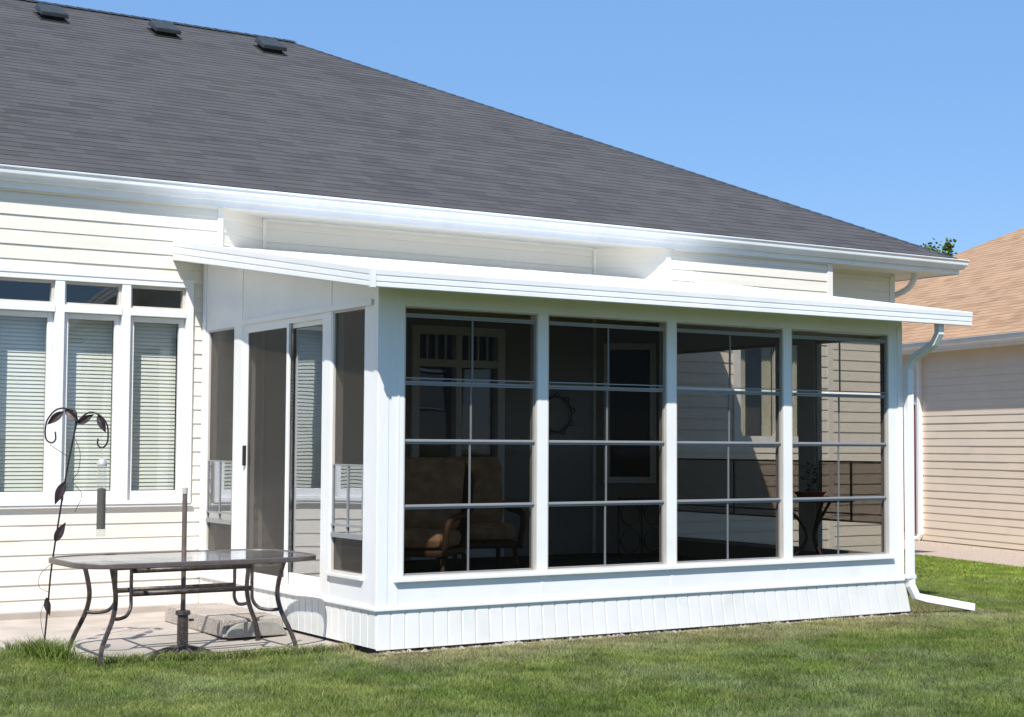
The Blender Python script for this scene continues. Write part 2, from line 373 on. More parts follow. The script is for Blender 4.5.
# ================================================================= GROUND
D = 3.636; YB = 4.13; S = 3.86
GP = -.02
def sst(v): v = np.clip(v, 0, 1); return v*v*(3-2*v)
def gh(x, y):      # the ground falls a little towards the patio corner
    return GZ*sst((1.9-np.asarray(y, float))/1.1)*sst((.25-np.asarray(x, float))/.7)*sst((np.asarray(y, float)+2.6)/2.0)
GZ = -.036
g = MB(); gx_ = np.arange(-14, 22.01, .4); gy_ = np.arange(-14, 20.01, .4); nx_, ny_ = len(gx_), len(gy_)
g.add([(float(x), float(y), float(gh(x, y))-.006) for y in gy_ for x in gx_], [(j*nx_+i, j*nx_+i+1, (j+1)*nx_+i+1, (j+1)*nx_+i) for j in range(ny_-1) for i in range(nx_-1)])
xa, xb, ya, yb_ = float(gx_[0]), float(gx_[-1]), float(gy_[0]), float(gy_[-1]); F_ = 400
g.quad((-F_,-F_,-.006), (F_,-F_,-.006), (F_,ya,-.006), (-F_,ya,-.006)); g.quad((-F_,yb_,-.006), (F_,yb_,-.006), (F_,F_,-.006), (-F_,F_,-.006))
g.quad((-F_,ya,-.006), (xa,ya,-.006), (xa,yb_,-.006), (-F_,yb_,-.006)); g.quad((xb,ya,-.006), (F_,ya,-.006), (F_,yb_,-.006), (xb,yb_,-.006))
prop(g.build('lawn_ground', M['lawn']), kind='structure')
# patio slab: irregular front edge
pe = [(-4.6,2.3), (-2.32,1.72), (-2.04,1.10), (-1.85,.72), (-1.18,.56), (-.40,.50), (-.08,.46), (.05,.46), (.05,3.62), (-4.6,3.62)]
pb = MB()
def pz(x, y): return .012 if y > 2.0 else .012+(GP-.012)*min(1, (2.0-y)/.9)*min(1, max(0, (.05-x)/.55))
ex_ = [q[0] for q in pe[:8]]; ey_ = [q[1] for q in pe[:8]]
cols = [-4.6, -3.5, -2.6, -2.32, -2.18, -2.04, -1.95, -1.85, -1.5, -1.18, -.8, -.40, -.08, .05]
def strip(x): 
    y0 = float(np.interp(x, ex_, ey_)); return [(x, y0, pz(x, y0)-.15), (x, y0, pz(x, y0))]+[(x, y0+(3.62-y0)*t_, pz(x, y0+(3.62-y0)*t_)) for t_ in [k/14 for k in range(1, 15)]]
cs_ = [strip(x) for x in cols]; m_ = len(cs_[0])
pb.add([p for c in cs_ for p in c], [(i*m_+j, (i+1)*m_+j, (i+1)*m_+j+1, i*m_+j+1) for i in range(len(cols)-1) for j in range(m_-1)])
prop(pb.build('patio', M['concrete']), kind='structure')
# ================================================================= HOUSE
house = empty('house', (0, D, 0), 'cream sided bungalow with a charcoal hip roof, behind the white sunroom', 'house')
WX0, WX1 = -2.04, -.105     # window unit in wall A
siding('wall', (-9, D), (.175, D), .067, S, house, M['siding'], holes=[(9+WX0, 9+WX1, 1.01, 3.11)])
siding('wall', (.175, D), (.83, YB), .067, S, house, M['siding'])
BW = (2.55, 3.72, .35, 2.86)   # glazed door in wall B
BV = (5.0, 5.0, 0, 0)
siding('wall', (.83, YB), (4.95, YB), 3.28, S, house, M['siding'])
siding('wall', (.83, YB), (4.95, YB), .067, 3.28, house, M['indoorshade'], holes=[(BW[0]-.83, BW[1]-.83, BW[2], BW[3])])  # part inside the sunroom, shade painted in by a darker siding colour
siding('wall', (4.95, YB), (5.63, D), 3.28, S, house, M['siding'])
siding('wall', (4.95, YB), (5.63, D), .067, 3.28, house, M['indoorshade'])  # same darkened colour standing for shade below the sunroom roof
CW = (6.62, 7.86, 1.60, 2.95)
siding('wall', (5.63, D), (8.22, D), .067, S, house, M['siding'], holes=[(CW[0]-5.63, CW[1]-5.63, CW[2], CW[3])])
siding('wall', (8.22, D), (8.22, YB), .067, S, house, M['siding'])
siding('wall', (8.22, YB), (9.82, YB), .067, S, house, M['siding'])
siding('wall', (9.82, YB), (9.82, 14), .067, S, house, M['siding'])
# corner posts
for (x, y, dx, dy) in ((.175, D, -.04, .02), (5.63, D, .05, .02), (8.22, D, -.075, .02), (9.82, YB, -.075, .02)):
    b = MB(); b.box(x+.012, x+dx, y-.018, y+.05, .06, S-.01)
    if dx > 0: b = MB(); b.box(x-.012, x+dx, y-.018, y+.05, .06, S-.01)
    b.build('corner_post', M['trim'], house)
for (x, y) in ((.83, YB), (4.95, YB)):
    b = MB(); b.box(x-.02, x+.02, y-.03, y, .06, S-.01); b.build('corner_post', M['trim'], house)
# frieze channel under the soffit
b = MB(); b.box(-9, .13, D-.022, D-.015, S-.03, S-.001); b.box(5.72, 8.14, D-.022, D-.015, S-.03, S-.001); b.box(.82, 4.93, YB-.022, YB-.015, S-.03, S-.001); b.box(8.3, 9.74, YB-.022, YB-.015, S-.03, S-.001)
b.build('soffit_channel', M['trim'], house)
b = MB(); b.box(-9, -.005, D-.10, D+.05, -.2, .066); b.build('foundation', M['concrete'], house)
b = MB(); b.box(5.8, 9.80, YB+.02, YB+.1, -.2, .066); b.box(5.8, 8.20, D+.02, D+.1, -.2, .066); b.build('foundation', M['concrete'], house)
# roof
LY, LZ, LX = 3.465, 4.038, 10.57           # gutter lip line and hip corner
RY = D-.06                                 # fascia plane
t = .51; hr = 6.73; ey = LY+.10; ex = LX-.13; ez = LZ+.022; hr = 6.65
sl = math.hypot(1, t)
roofplane('roof', (-9, ey, ez), (1,0,0), (0,1,t), [(0,0), (ex+9,0), (ex+9-hr, hr*sl), (0, hr*sl)], house, M['roof'], label='charcoal shingled front slope')
roofplane('roof', (ex, ey, ez), (0,1,0), (-1,0,t), [(0,0), (2*hr,0), (hr, hr*sl)], house, M['roof'])
roofplane('roof', (ex, ey+2*hr, ez), (-1,0,0), (0,-1,t), [(0,0), (ex+9,0), (ex+9, hr*sl), (hr, hr*sl)], house, M['roof'])
# ridge and hip caps: overlapping cap shingles
cp = MB()
def caps(A, B, wd=.13, drop=None):
    A = Vector(A); B = Vector(B); d = (B-A); L = d.length; d.normalize(); side = d.cross(Vector((0,0,1))).normalized(); upv = side.cross(d)
    k = int(L/.15)
    for i in range(k):
        a = A+d*(i*L/k); b = A+d*((i+1)*L/k+.02)
        for sgn in (1, -1):
            cp.quad(a+upv*.012, b+upv*.006, b+side*sgn*wd-upv*drop+upv*.006, a+side*sgn*wd-upv*drop+upv*.012)
caps((ex-.05, ey+.05, ez+.02), (ex-hr, ey+hr, ez+hr*t-.005), .11, .04)
caps((-9, ey+hr, ez+hr*t+.005), (ex-hr+.1, ey+hr, ez+hr*t+.005), .13, .06)
cp.build('ridge_cap', M['vent'], house)
# soffit + fascia
b = MB(); b.poly([(-9, RY, S), (9.82+.62, RY, S), (9.82+.62, 16, S), (9.82, 16, S), (9.82, YB+.02, S), (-9, YB+.02, S)])
sf = b
for i in range(0): pass
sf.box(-9, 9.82, YB+.02, YB+.05, S, S+.001)
sf.build('soffit', M['soffit'], house)
FX = 9.82+.62
b = MB(); b.box(-9, FX, RY-.012, RY, S-.012, LZ-.02); b.box(FX, FX+.012, RY-.012, 16, S-.012, LZ-.02); b.build('fascia', M['gutter'], house)
# K-style gutter profile (outward o, height z)
prof = [(0, 0), (.052, 0), (.058, .006), (.062, .026), (.082, .044), (.096, .056), (.100, .066), (.100, .108), (.117, .112), (.120, .118), (.120, .125), (.114, .128), (.108, .122), (.094, .110), (.090, .088), (.0, .088)]
gz = LZ-.128; k0 = RY-.012
sc = (k0-LY)/.120
b = MB(); a_ = [(-9, k0-o*sc, gz+z) for o, z in prof]; c_ = [(FX+.012+o*sc, k0-o*sc, gz+z) for o, z in prof]; e_ = [(FX+.012+o*sc, 16, gz+z) for o, z in prof]
b.sweep(None, a_, c_, True); b.sweep(None, c_, e_, True)
gut = b.build('gutter', M['gutter'], house, smooth=True, autos=35)
# downspout elbow at the right corner of the house
b = MB(); b.tube(bez([(9.98, 3.92, 3.90), (9.98, 3.92, 3.78), (9.955, 4.02, 3.66), (9.88, 4.24, 3.56), (9.86, 4.3, 3.45), (9.86, 4.3, .3)], 5), .04, 10); b.build('downspout', M['gutter'], house, smooth=True)
# roof vents
for (x0, y0) in ((-.06, 9.22), (1.47, 9.28), (2.99, 9.24)):
    zf = lambda yy: ez+(yy-ey)*t
    b = MB(); w_, l_, hh = .36, .38, .10
    # flashing skirt
    nv = Vector((0, -t, 1)).normalized(); V = Vector((0, 1, t)).normalized()
    O = Vector((x0, y0, zf(y0)))
    def P(u, v, h): return O+Vector((u,0,0))+V*v+nv*h
    b.hexa([P(-.0,-.02,.008),P(w_+.0,-.02,.008),P(w_+.0,l_+.0,.008),P(-.0,l_+.0,.008)], [P(-.0,-.02,.014),P(w_+.0,-.02,.014),P(w_+.0,l_+.0,.014),P(-.0,l_+.0,.014)])
    b.hexa([P(.05,.05,.014),P(w_-.05,.05,.014),P(w_-.05,l_-.05,.014),P(.05,l_-.05,.014)], [P(.05,.05,.07),P(w_-.05,.05,.07),P(w_-.05,l_-.05,.07),P(.05,l_-.05,.07)])
    v_ = b.build('roof_vent', M['dark'], house, label='low square attic vent near the ridge')
    c = MB(); c.hexa([P(0,0,.06),P(w_,0,.06),P(w_,l_,.06),P(0,l_,.06)], [P(.01,.01,.12),P(w_-.01,.01,.12),P(w_-.03,l_-.03,.14),P(.03,l_-.03,.14)])
    c.build('vent_hood', M['vent'], v_, bevel=.012)

# ---- windows of wall A
def framebox(mb, x0, x1, z0, z1, wd, y0, y1, bot=None):
    bt = bot if bot is not None else wd
    mb.box(x0, x0+wd, y0, y1, z0, z1); mb.box(x1-wd, x1, y0, y1, z0, z1)
    mb.box(x0+wd, x1-wd, y0, y1, z1-wd, z1); mb.box(x0+wd, x1-wd, y0, y1, z0, z0+bt)
tr = MB()
tr.box(WX0, WX1, D-.045, D+.11, 3.05, 3.11); tr.box(WX0-.02, WX1+.02, D-.052, D-.002, 3.10, 3.125)
tr.box(WX0, WX0+.07, D-.045, D+.11, 1.04, 3.05); tr.box(WX1-.07, WX1, D-.045, D+.11, 1.04, 3.05)
LI = [(-.717, -.175), (-1.335, -.800), (-1.965, -1.423)]
tr.box(-.800, -.717, D-.04, D+.11, 1.04, 3.05); tr.box(-1.423, -1.335, D-.04, D+.11, 1.04, 3.05)
tr.box(WX0, WX1, D-.05, D+.11, 1.01, 1.045); tr.box(WX0-.025, WX1+.025, D-.04, D-.002, .985, 1.008)
for x0, x1 in LI: tr.box(x0, x1, D-.047, D+.11, 2.762, 2.832)
tr.build('window_surround', M['whitetrim'], house, bevel=.004)
def blind(mb, x0, x1, y, z0, z1, pitch=.036):
    z = z1; i = 0
    while z > z0:
        mb.quad((x0, y+.005, z), (x1, y+.005, z), (x1, y-.001, z-.014), (x0, y-.001, z-.014)); mb.quad((x0, y-.001, z-.014), (x1, y-.001, z-.014), (x1, y-.006, z-.035), (x0, y-.006, z-.035)); z -= pitch
    mb.box(x0, x1, y-.015, y+.015, z0-.03, z0-.01)
for x0, x1 in LI:
    f = MB(); framebox(f, x0+.002, x1-.002, 2.834, 3.048, .022, D+.0, D+.06)
    wn = f.build('window', M['sashshade'], house)
    s1 = MB(); s1.box(x0+.024, x1-.024, D+.03, D+.034, 2.856, 3.026); s1.build('pane', M['glass'], wn)
    f = MB(); framebox(f, x0+.002, x1-.002, 1.047, 2.760, .05, D+.012, D+.055, bot=.085)
    wn = f.build('window', M['whitetrim'], house, bevel=.004)
    s1 = MB(); s1.box(x0+.052, x1-.052, D+.035, D+.039, 1.132, 2.71); s1.build('pane', M['glass'], wn)
    bl = MB(); blind(bl, x0+.02, x1-.02, D+.175, 1.12, 2.72); bl.build('blind', M['blind'], wn)
# room box behind windows so it stays dark
b = MB(); b.box(WX0-.4, WX1+.1, D+.14, D+.142, .8, .9)
# room for B door and C window
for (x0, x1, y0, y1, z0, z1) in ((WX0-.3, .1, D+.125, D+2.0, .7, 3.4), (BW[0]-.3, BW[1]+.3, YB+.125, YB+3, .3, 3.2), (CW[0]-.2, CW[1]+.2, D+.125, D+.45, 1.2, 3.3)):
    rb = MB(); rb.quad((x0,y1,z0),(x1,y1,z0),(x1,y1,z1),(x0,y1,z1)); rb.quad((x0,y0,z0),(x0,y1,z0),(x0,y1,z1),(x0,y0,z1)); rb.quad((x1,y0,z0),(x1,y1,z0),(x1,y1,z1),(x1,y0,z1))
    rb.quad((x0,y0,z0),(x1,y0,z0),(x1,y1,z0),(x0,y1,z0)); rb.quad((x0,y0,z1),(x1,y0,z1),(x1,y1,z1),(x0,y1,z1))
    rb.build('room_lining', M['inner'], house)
# glazed door in wall B (inside the sunroom)
f = MB(); framebox(f, BW[0], BW[1], BW[2], BW[3], .09, YB-.04, YB+.08)
mid = (BW[0]+BW[1])/2; f.box(mid-.035, mid+.035, YB-.03, YB+.08, BW[2]+.09, BW[3]-.09); f.box(BW[0]+.09, mid-.035, YB-.03, YB+.06, 2.42, 2.50); f.box(mid+.035, BW[1]-.09, YB-.03, YB+.06, 2.42, 2.50)
for k in range(1, 4):
    xx = BW[0]+.09+(mid-.035-BW[0]-.09)*k/4; f.box(xx-.008, xx+.008, YB+.0, YB+.03, 2.5, BW[3]-.09)
    xx = mid+.035+(BW[1]-.09-mid-.035)*k/4; f.box(xx-.008, xx+.008, YB+.0, YB+.03, 2.5, BW[3]-.09)
pd = f.build('patio_door', M['whitetrim'], house, label='glazed house door seen through the sunroom')
s1 = MB(); s1.box(BW[0]+.09, BW[1]-.09, YB+.04, YB+.044, BW[2]+.09, BW[3]-.09); s1.build('pane', M['glass'], pd)
# window in the angled wall near (5.2, 4)
A = Vector((4.95, YB, 0)); u = Vector((.68, -.494, 0)).normalized(); nn = Vector((u.y, -u.x, 0))
def slab(mb, s0, s1, z0, z1, o0, o1):
    q = lambda s, o, z: tuple(A+u*s+nn*o+Vector((0,0,z)))
    mb.hexa([q(s0,o0,z0), q(s1,o0,z0), q(s1,o1,z0), q(s0,o1,z0)], [q(s0,o0,z1), q(s1,o0,z1), q(s1,o1,z1), q(s0,o1,z1)])
f = MB()
for a0, a1, z0, z1 in ((.12,.19,1.15,2.75), (.65,.72,1.15,2.75), (.19,.65,1.15,1.22), (.19,.65,2.68,2.75)): slab(f, a0, a1, z0, z1, .016, .05)
wn = f.build('window', M['whitetrim'], house)
f = MB(); slab(f, .19, .65, 1.22, 2.68, .016, .022); f.build('pane', M['inner'], wn)
# window of wall C with curtain
f = MB(); framebox(f, CW[0], CW[1], CW[2], CW[3], .10, D-.03, D+.09); f.box(7.32, 7.40, D-.03, D+.09, CW[2]+.1, CW[3]-.1)
wn = f.build('window', M['whitetrim'], house)
s1 = MB(); s1.box(CW[0]+.1, CW[1]-.1, D+.05, D+.054, CW[2]+.1, CW[3]-.1); s1.build('pane', M['glass'], wn)
c = MB()
for (xa, xb) in ((CW[0]+.08, CW[0]+.30), (7.18, 7.33), (7.42, 7.75)):
    pts = [(xa+(xb-xa)*i/24, D+.12+.014*math.sin(i*1.7)) for i in range(25)]
    for (p, q) in zip(pts[:-1], pts[1:]): c.quad((p[0], p[1], CW[2]+.1), (q[0], q[1], CW[2]+.1), (q[0], q[1], CW[3]-.08), (p[0], p[1], CW[3]-.08))
c.build('curtain', M['curtain'], wn)

# ================================================================= SUNROOM
W = 5.615; ZS = .56; ZH = 2.644; HS = .317; ZE = 2.72; SL = .144; RO = .46
room = empty('sunroom', (2.8, 1.8, 0), 'white sunroom with four tall tinted windows and a low sloping roof', 'sunroom')
zb = lambda y: ZE+SL*(y+RO)                # underside of the roof
# skirt: vertical boards with grooves
def boards(mb, p0, p1, z0, z1, out, wbd=.124, f0=0, f1=0):
    p0 = Vector((*p0, 0)); p1 = Vector((*p1, 0)); L = (p1-p0).length; u = (p1-p0)/L; o = Vector((*out, 0)); k = max(1, round(L/wbd)); wb = L/k
    for i in range(k):
        s = [i*wb+.003, i*wb+.012, (i+1)*wb-.012, (i+1)*wb-.003]; dd = [0.0, .004, .004, 0.0]
        bot = [p0+u*q+o*e for q, e in zip(s, dd)]; top = [p0+u*q+o*e for q, e in zip(s, dd)]
        fl = lambda q: u*(f0*(1-q/L)+f1*(q/L))
        for j in range(3):
            mb.quad(bot[j]+fl(s[j])+Vector((0,0,z0)), bot[j+1]+fl(s[j+1])+Vector((0,0,z0)), top[j+1]+Vector((0,0,z1)), top[j]+Vector((0,0,z1)))
    A = p0-o*.001; B = p1-o*.001
    mb.quad(A+Vector((0,0,z0)), B+u*f1+Vector((0,0,z0)), B+Vector((0,0,z1)), A+Vector((0,0,z1)))
b = MB(); boards(b, (0, 0), (W, 0), .025, HS, (0, -1), f1=.075); boards(b, (0, 3.6), (0, 0), .035, HS, (-1, 0))
b.quad((W, -.012, HS), (W, 3.6, HS), (W+.075, 3.6, .025), (W+.075, -.012, .025))
b.build('skirt', M['skirt'], room)
b = MB(); b.box(.03, W-.03, .03, 3.55, -.02, HS-.03); b.build('floor_deck', M['carpet'], room)
# drip cap on the skirt
b = MB(); b.box(-.022, W+.02, -.022, .06, HS, HS+.022); b.box(-.022, .06, .06, 3.60, HS, HS+.022); b.box(W-.06, W+.02, .06, 3.60, HS, HS+.022); b.build('drip_cap', M['white'], room, bevel=.004)
b = MB(); b.box(.06, W-.06, .06, YB-.02, HS, HS+.03); b.build('floor', M['carpet'], room)
# knee panels
A0, PP, WW = .221, 1.327, 1.232
b = MB(); b.box(.0, W, 0, .10, HS+.022, ZS-.03)
for i in range(1, 4): b.box(A0+i*PP-.06, A0+i*PP-.035, -.003, .001, HS+.022, ZS-.03)
b.build('knee_wall', M['white'], room)
XR = A0+4*PP-(PP-WW)
for (a_, c_) in [(0, A0)]+[(A0+i*PP-(PP-WW), A0+i*PP) for i in range(1, 4)]+[(XR, W)]:
    b = MB(); b.box(a_, c_, 0, .10, ZS-.03, ZE+.055 if (a_ == 0 or c_ == W) else ZH)
    if a_ == 0: b.box(.0, .085, -.008, 0, HS+.022, ZE); b.box(.165, .18, -.005, 0, HS+.022, ZE)
    if c_ == W: b.box(W-.07, W-.005, -.008, 0, HS+.022, ZE)
    b.build('post', M['white'], room)
b = MB(); b.box(A0, W-(W-(A0+4*PP-(PP-WW))), .002, .10, ZH, ZE+.055); b.box(A0-.05, A0+4*PP-.07, -.006, .002, ZH, ZH+.012); b.build('header', M['white'], room)
# sills (with shadow under them)
b = MB(); b.box(A0-.075, A0+4*PP-.06, -.035, .10, ZS-.03, ZS-.004); b.build('window_sill', M['white'], room, bevel=.003)
# four-track windows
def vwindow(x0, x1, label=None):
    f = MB(); framebox(f, x0, x1, ZS-.004, ZH, .012, .004, .098, bot=.02)
    o = f.build('window', M['sashshade'], room, label=label)
    zz = [ZS+.018, 1.105, 1.608, 2.062, 2.585]
    for k in range(4):
        yb = .078-.0*k if k < 3 else .040; yb = (.040, .035, .030, .022)[k]
        a, c = zz[k], zz[k+1]
        if k == 3: a += .022
        sb = MB(); fw = .012
        sb.box(x0+.014, x0+.014+fw, yb, yb+.012, a, c); sb.box(x1-.014-fw, x1-.014, yb, yb+.012, a, c)
        sb.box(x0+.014, x1-.014, yb-.014, yb+.010, c-.010, c+.004); sb.box(x0+.014, x1-.014, yb-.003, yb+.012, c-.027, c-.010)
        sb.box(x0+.014, x1-.014, yb-.004, yb+.012, a, a+.010)
        s = sb.build('sash', M['sashbar'], o, bevel=.0015)
        mu = MB(); xm = (x0+x1)/2-.005*(3-k)+.008; mu.box(xm-.0075, xm+.0075, yb+.001, yb+.010, a+.010, c-.026); mu.build('muntin', M['muntin'], o)
        p = MB(); p.box(x0+.025, x1-.025, yb+.012, yb+.014, a+.005, c-.005); p.build('pane', M['vinyl'], s)
    return o
for i in range(4): vwindow(A0+i*PP, A0+i*PP+WW)

# ---- side walls. Left one: x = 0, seen from outside
YW = 3.62
# openings (y ranges)
def side(x, sgn, right=False):
    """sgn -1: outside is -x"""
    o = x
    pl = MB()
    xi, xo = (x, x+.10) if sgn < 0 else (x-.10, x)
    if not right:
        opens = [(.235, .80, ZS, ZH), (.95, 2.62, HS+.05, ZH), (2.84, 3.47, ZS, ZH)]
    else:
        opens = [(.17, 1.10, ZS, ZH), (1.32, 3.45, ZS, ZH)]
    ys = [0.10]+[q for a in opens for q in a[:2]]+[YW]
    for a, c in zip(ys[0::2], ys[1::2]): pl.box(xi, xo, a, c, HS+.022, ZH)
    for a in opens:
        if a[2] > HS+.06: pl.box(xi, xo, a[0], a[1], HS+.022, a[2]-.03)
    # upper infill following the slope
    zt0, zt1 = zb(.1), zb(YW)
    pl.hexa([(xi,.10,ZH),(xo,.10,ZH),(xo,YW,ZH),(xi,YW,ZH)], [(xi,.10,zt0),(xo,.10,zt0),(xo,YW,zt1),(xi,YW,zt1)])
    pl.build('side_wall', M['white'], room)
    return opens, xi, xo
opens, xi, xo = side(0, -1)
# posts proud of the panel on the left side, with a lighter strip running up to the rake
for (yc0, yc1) in ((.82, .93), (2.65, 2.78)):
    b = MB(); b.hexa([(-.004,yc0,HS+.022),(0,yc0,HS+.022),(0,yc1,HS+.022),(-.004,yc1,HS+.022)], [(-.004,yc0,zb(yc0)),(0,yc0,zb(yc0)),(0,yc1,zb(yc1)),(-.004,yc1,zb(yc1))]); b.build('post', M['whitetrim'], room)
b = MB(); b.box(-.008, 0, 0, .07, HS+.022, zb(0)); b.build('post', M['white'], room)
b = MB(); b.box(-.012, 0, YW-.10, YW-.02, HS+.022, zb(YW-.1)); b.build('post', M['white'], room)
b = MB(); b.box(-.02, -.0045, .10, 2.62, ZH, ZH+.045); b.build('header', M['white'], room)
# small side windows: frame, lower sliding vinyl sash, insect screen
for (y0, y1) in ((.235, .80), (2.84, 3.47)):
    b = MB()
    def fb(mb, a, c, z0, z1, wd, x0, x1, bot=None):
        bt = bot or wd
        mb.box(x0, x1, a, a+wd, z0, z1); mb.box(x0, x1, c-wd, c, z0, z1); mb.box(x0, x1, a+wd, c-wd, z1-wd, z1); mb.box(x0, x1, a+wd, c-wd, z0, z0+bt)
    fb(b, y0, y1, ZS, ZH, .018, .006, .09)
    wn = b.build('window', M['sashshade'], room)
    b = MB(); b.box(-.03, .09, y0-.02, y1+.02, ZS-.028, ZS-.002); b.build('window_sill', M['white'], wn, bevel=.003)
    b = MB(); b.box(.022, .024, y0+.018, y1-.018, ZS+.018, ZH-.018); b.build('insect_screen', M['screen'], wn)
    b = MB(); fb(b, y0+.018, y1-.018, .84, 1.42, .014, .004, .018); ym = (y0+y1)/2; b.box(.004, .018, ym-.009, ym+.009, .85, 1.41)
    b.box(-.008, .018, y0+.018, y1-.018, .84, .875); b.box(-.006, .018, y0+.018, y1-.018, .93, .945)
    s = b.build('sash', M['sashbar'], wn)
    b = MB(); b.box(.012, .014, y0+.03, y1-.03, .86, 1.41); b.build('pane', M['doorglass'], s)
# sliding patio door of the sunroom
dr = MB(); zl = HS+.024; fb(dr, .95, 2.62, zl, ZH, .045, .004, .10, bot=.05)
door = dr.build('sliding_door', M['whitetrim'], room, label='white sliding patio door with a screen panel')
b = MB(); fb(b, .985, 1.76, zl+.05, ZH-.04, .045, .040, .065, bot=.10); p1 = b.build('door_panel', M['whitetrim'], door, bevel=.003)
b = MB(); b.box(.050, .054, 1.03, 1.72, zl+.14, ZH-.09); b.build('pane', M['doorglass'], p1)
b = MB(); fb(b, 1.66, 2.58, zl+.035, ZH-.03, .045, .006, .028, bot=.07); p2 = b.build('screen_panel', M['whitetrim'], door, bevel=.003)
b = MB(); b.box(.014, .016, 1.70, 2.54, zl+.10, ZH-.08); b.build('insect_screen', M['screen'], p2)
b = MB(); b.box(-.022, .008, 2.54, 2.57, 1.38, 1.56); b.build('door_handle', M['dark'], p2, bevel=.006)
b = MB(); b.box(-.012, .03, .90, 2.62, HS+.0225, HS+.05); b.build('door_threshold', M['white'], door)
opens, xi, xo = side(W, 1, True)
b = MB(); b.box(W-.104, W-.1005, .11, 3.6, HS+.031, ZS-.031); b.build('shade_panel', M['indoorshade'], room)  # added dark sheet, paints shade over the inside of the right knee wall
for (y0, y1) in ((.17, 1.10), (1.32, 3.45)):
    b = MB(); fb(b, y0, y1, ZS-.03, ZH, .03, W-.08, W-.02)
    wn = b.build('window', M['sashshade'], room)
    b = MB()
    fb(b, y0+.03, y1-.03, .84, 1.44, .018, W-.06, W-.04); ym = (y0+y1)/2; b.box(W-.058, W-.042, ym-.01, ym+.01, .86, 1.42)
    b.box(W-.062, W-.03, y0+.03, y1-.03, .915, .93); s = b.build('sash', M['sashbar'], wn)
    b = MB(); b.box(W-.052, W-.050, y0+.045, y1-.045, .855, 1.425); b.build('pane', M['smoke'], s)
    b = MB(); b.box(W-.032, W-.030, y0+.03, y1-.03, ZS, ZH-.03); b.build('insect_screen', M['finescreen'], wn)

# ---- roof slab with ribbed aluminium fascia
RX0, RX1 = -.295, 6.032
TH = .125
rp = MB()
def rz(y): return zb(y)
rt_ = lambda y: rz(y)+TH-.012+.013*(y+RO)
poly = [(RX0+.02, -RO+.02), (RX1-.02, -RO+.02), (RX1-.02, D-.02), (5.64, D-.02), (4.96, YB-.016), (.82, YB-.016), (.17, D-.02), (RX0+.02, D-.02)]
n = len(poly); rp.add([(x, y, rz(y)+.003) for x, y in poly]+[(x, y, rz(y)+TH-.012+.013*(y+RO)) for x, y in poly], [tuple(range(n))[::-1], tuple(range(n, 2*n))]+[(i,(i+1)%n,n+(i+1)%n,n+i) for i in range(n)])
# standing pans: faint ribs down the slope
for i in range(1, 16):
    x = RX0+i*(RX1-RX0)/16; ye = D-.03 if (x < .2 or x > 5.6) else YB-.6
    rp.hexa([(x-.008,-RO+.03,rt_(-RO)),(x+.008,-RO+.03,rt_(-RO)),(x+.008,ye,rt_(ye)),(x-.008,ye,rt_(ye))],
            [(x-.006,-RO+.03,rt_(-RO)+.010),(x+.006,-RO+.03,rt_(-RO)+.010),(x+.006,ye,rt_(ye)+.008),(x-.006,ye,rt_(ye)+.008)])
rp.build('roof', M['white'], room)
pf = [(0, 0), (.010, 0), (.016, .006), (.016, .034), (.013, .037), (.013, .042), (.018, .046), (.018, .080), (.014, .083), (.014, .088), (.020, .092), (.022, TH+.004), (.018, TH+.008), (0, TH+.008)]
fa = MB()
a_ = [(RX0-o, -RO-o, ZE+z) for o, z in pf]; c_ = [(RX1+o, -RO-o, ZE+z) for o, z in pf]
fa.sweep(None, a_, c_)
e_ = [(RX0-o, D-.016, rz(D)+z*1.5) for o, z in pf]; fa.sweep(None, e_, a_)
e2 = [(RX1+o, D-.016, rz(D)+z*1.5) for o, z in pf]; fa.sweep(None, c_, e2)
fa.box(RX0-.024, RX0+.012, -RO-.024, -RO+.012, ZE-.003, ZE+TH+.010)
fa.build('fascia', M['white'], room)
# downspout at the right front corner
dsx = 5.70
b = MB(); b.tube([(5.685,-.40,ZE+.02), (5.685,-.40,ZE-.08), (5.68,-.35,ZE-.17), (5.65,-.12,ZE-.30), (5.65,-.045,ZE-.40), (5.65,-.045,.40), (5.655,-.05,.27), (5.70,-.07,.17), (5.80,-.09,.145), (6.34,-.20,.045)], 0, rect=(.036, .030))
ds = b.build('downspout', M['white'], room, bevel=.006)
b = MB(); b.box(5.60, 5.695, -.082, -.008, .34, .375); b.build('bracket', M['white'], ds)

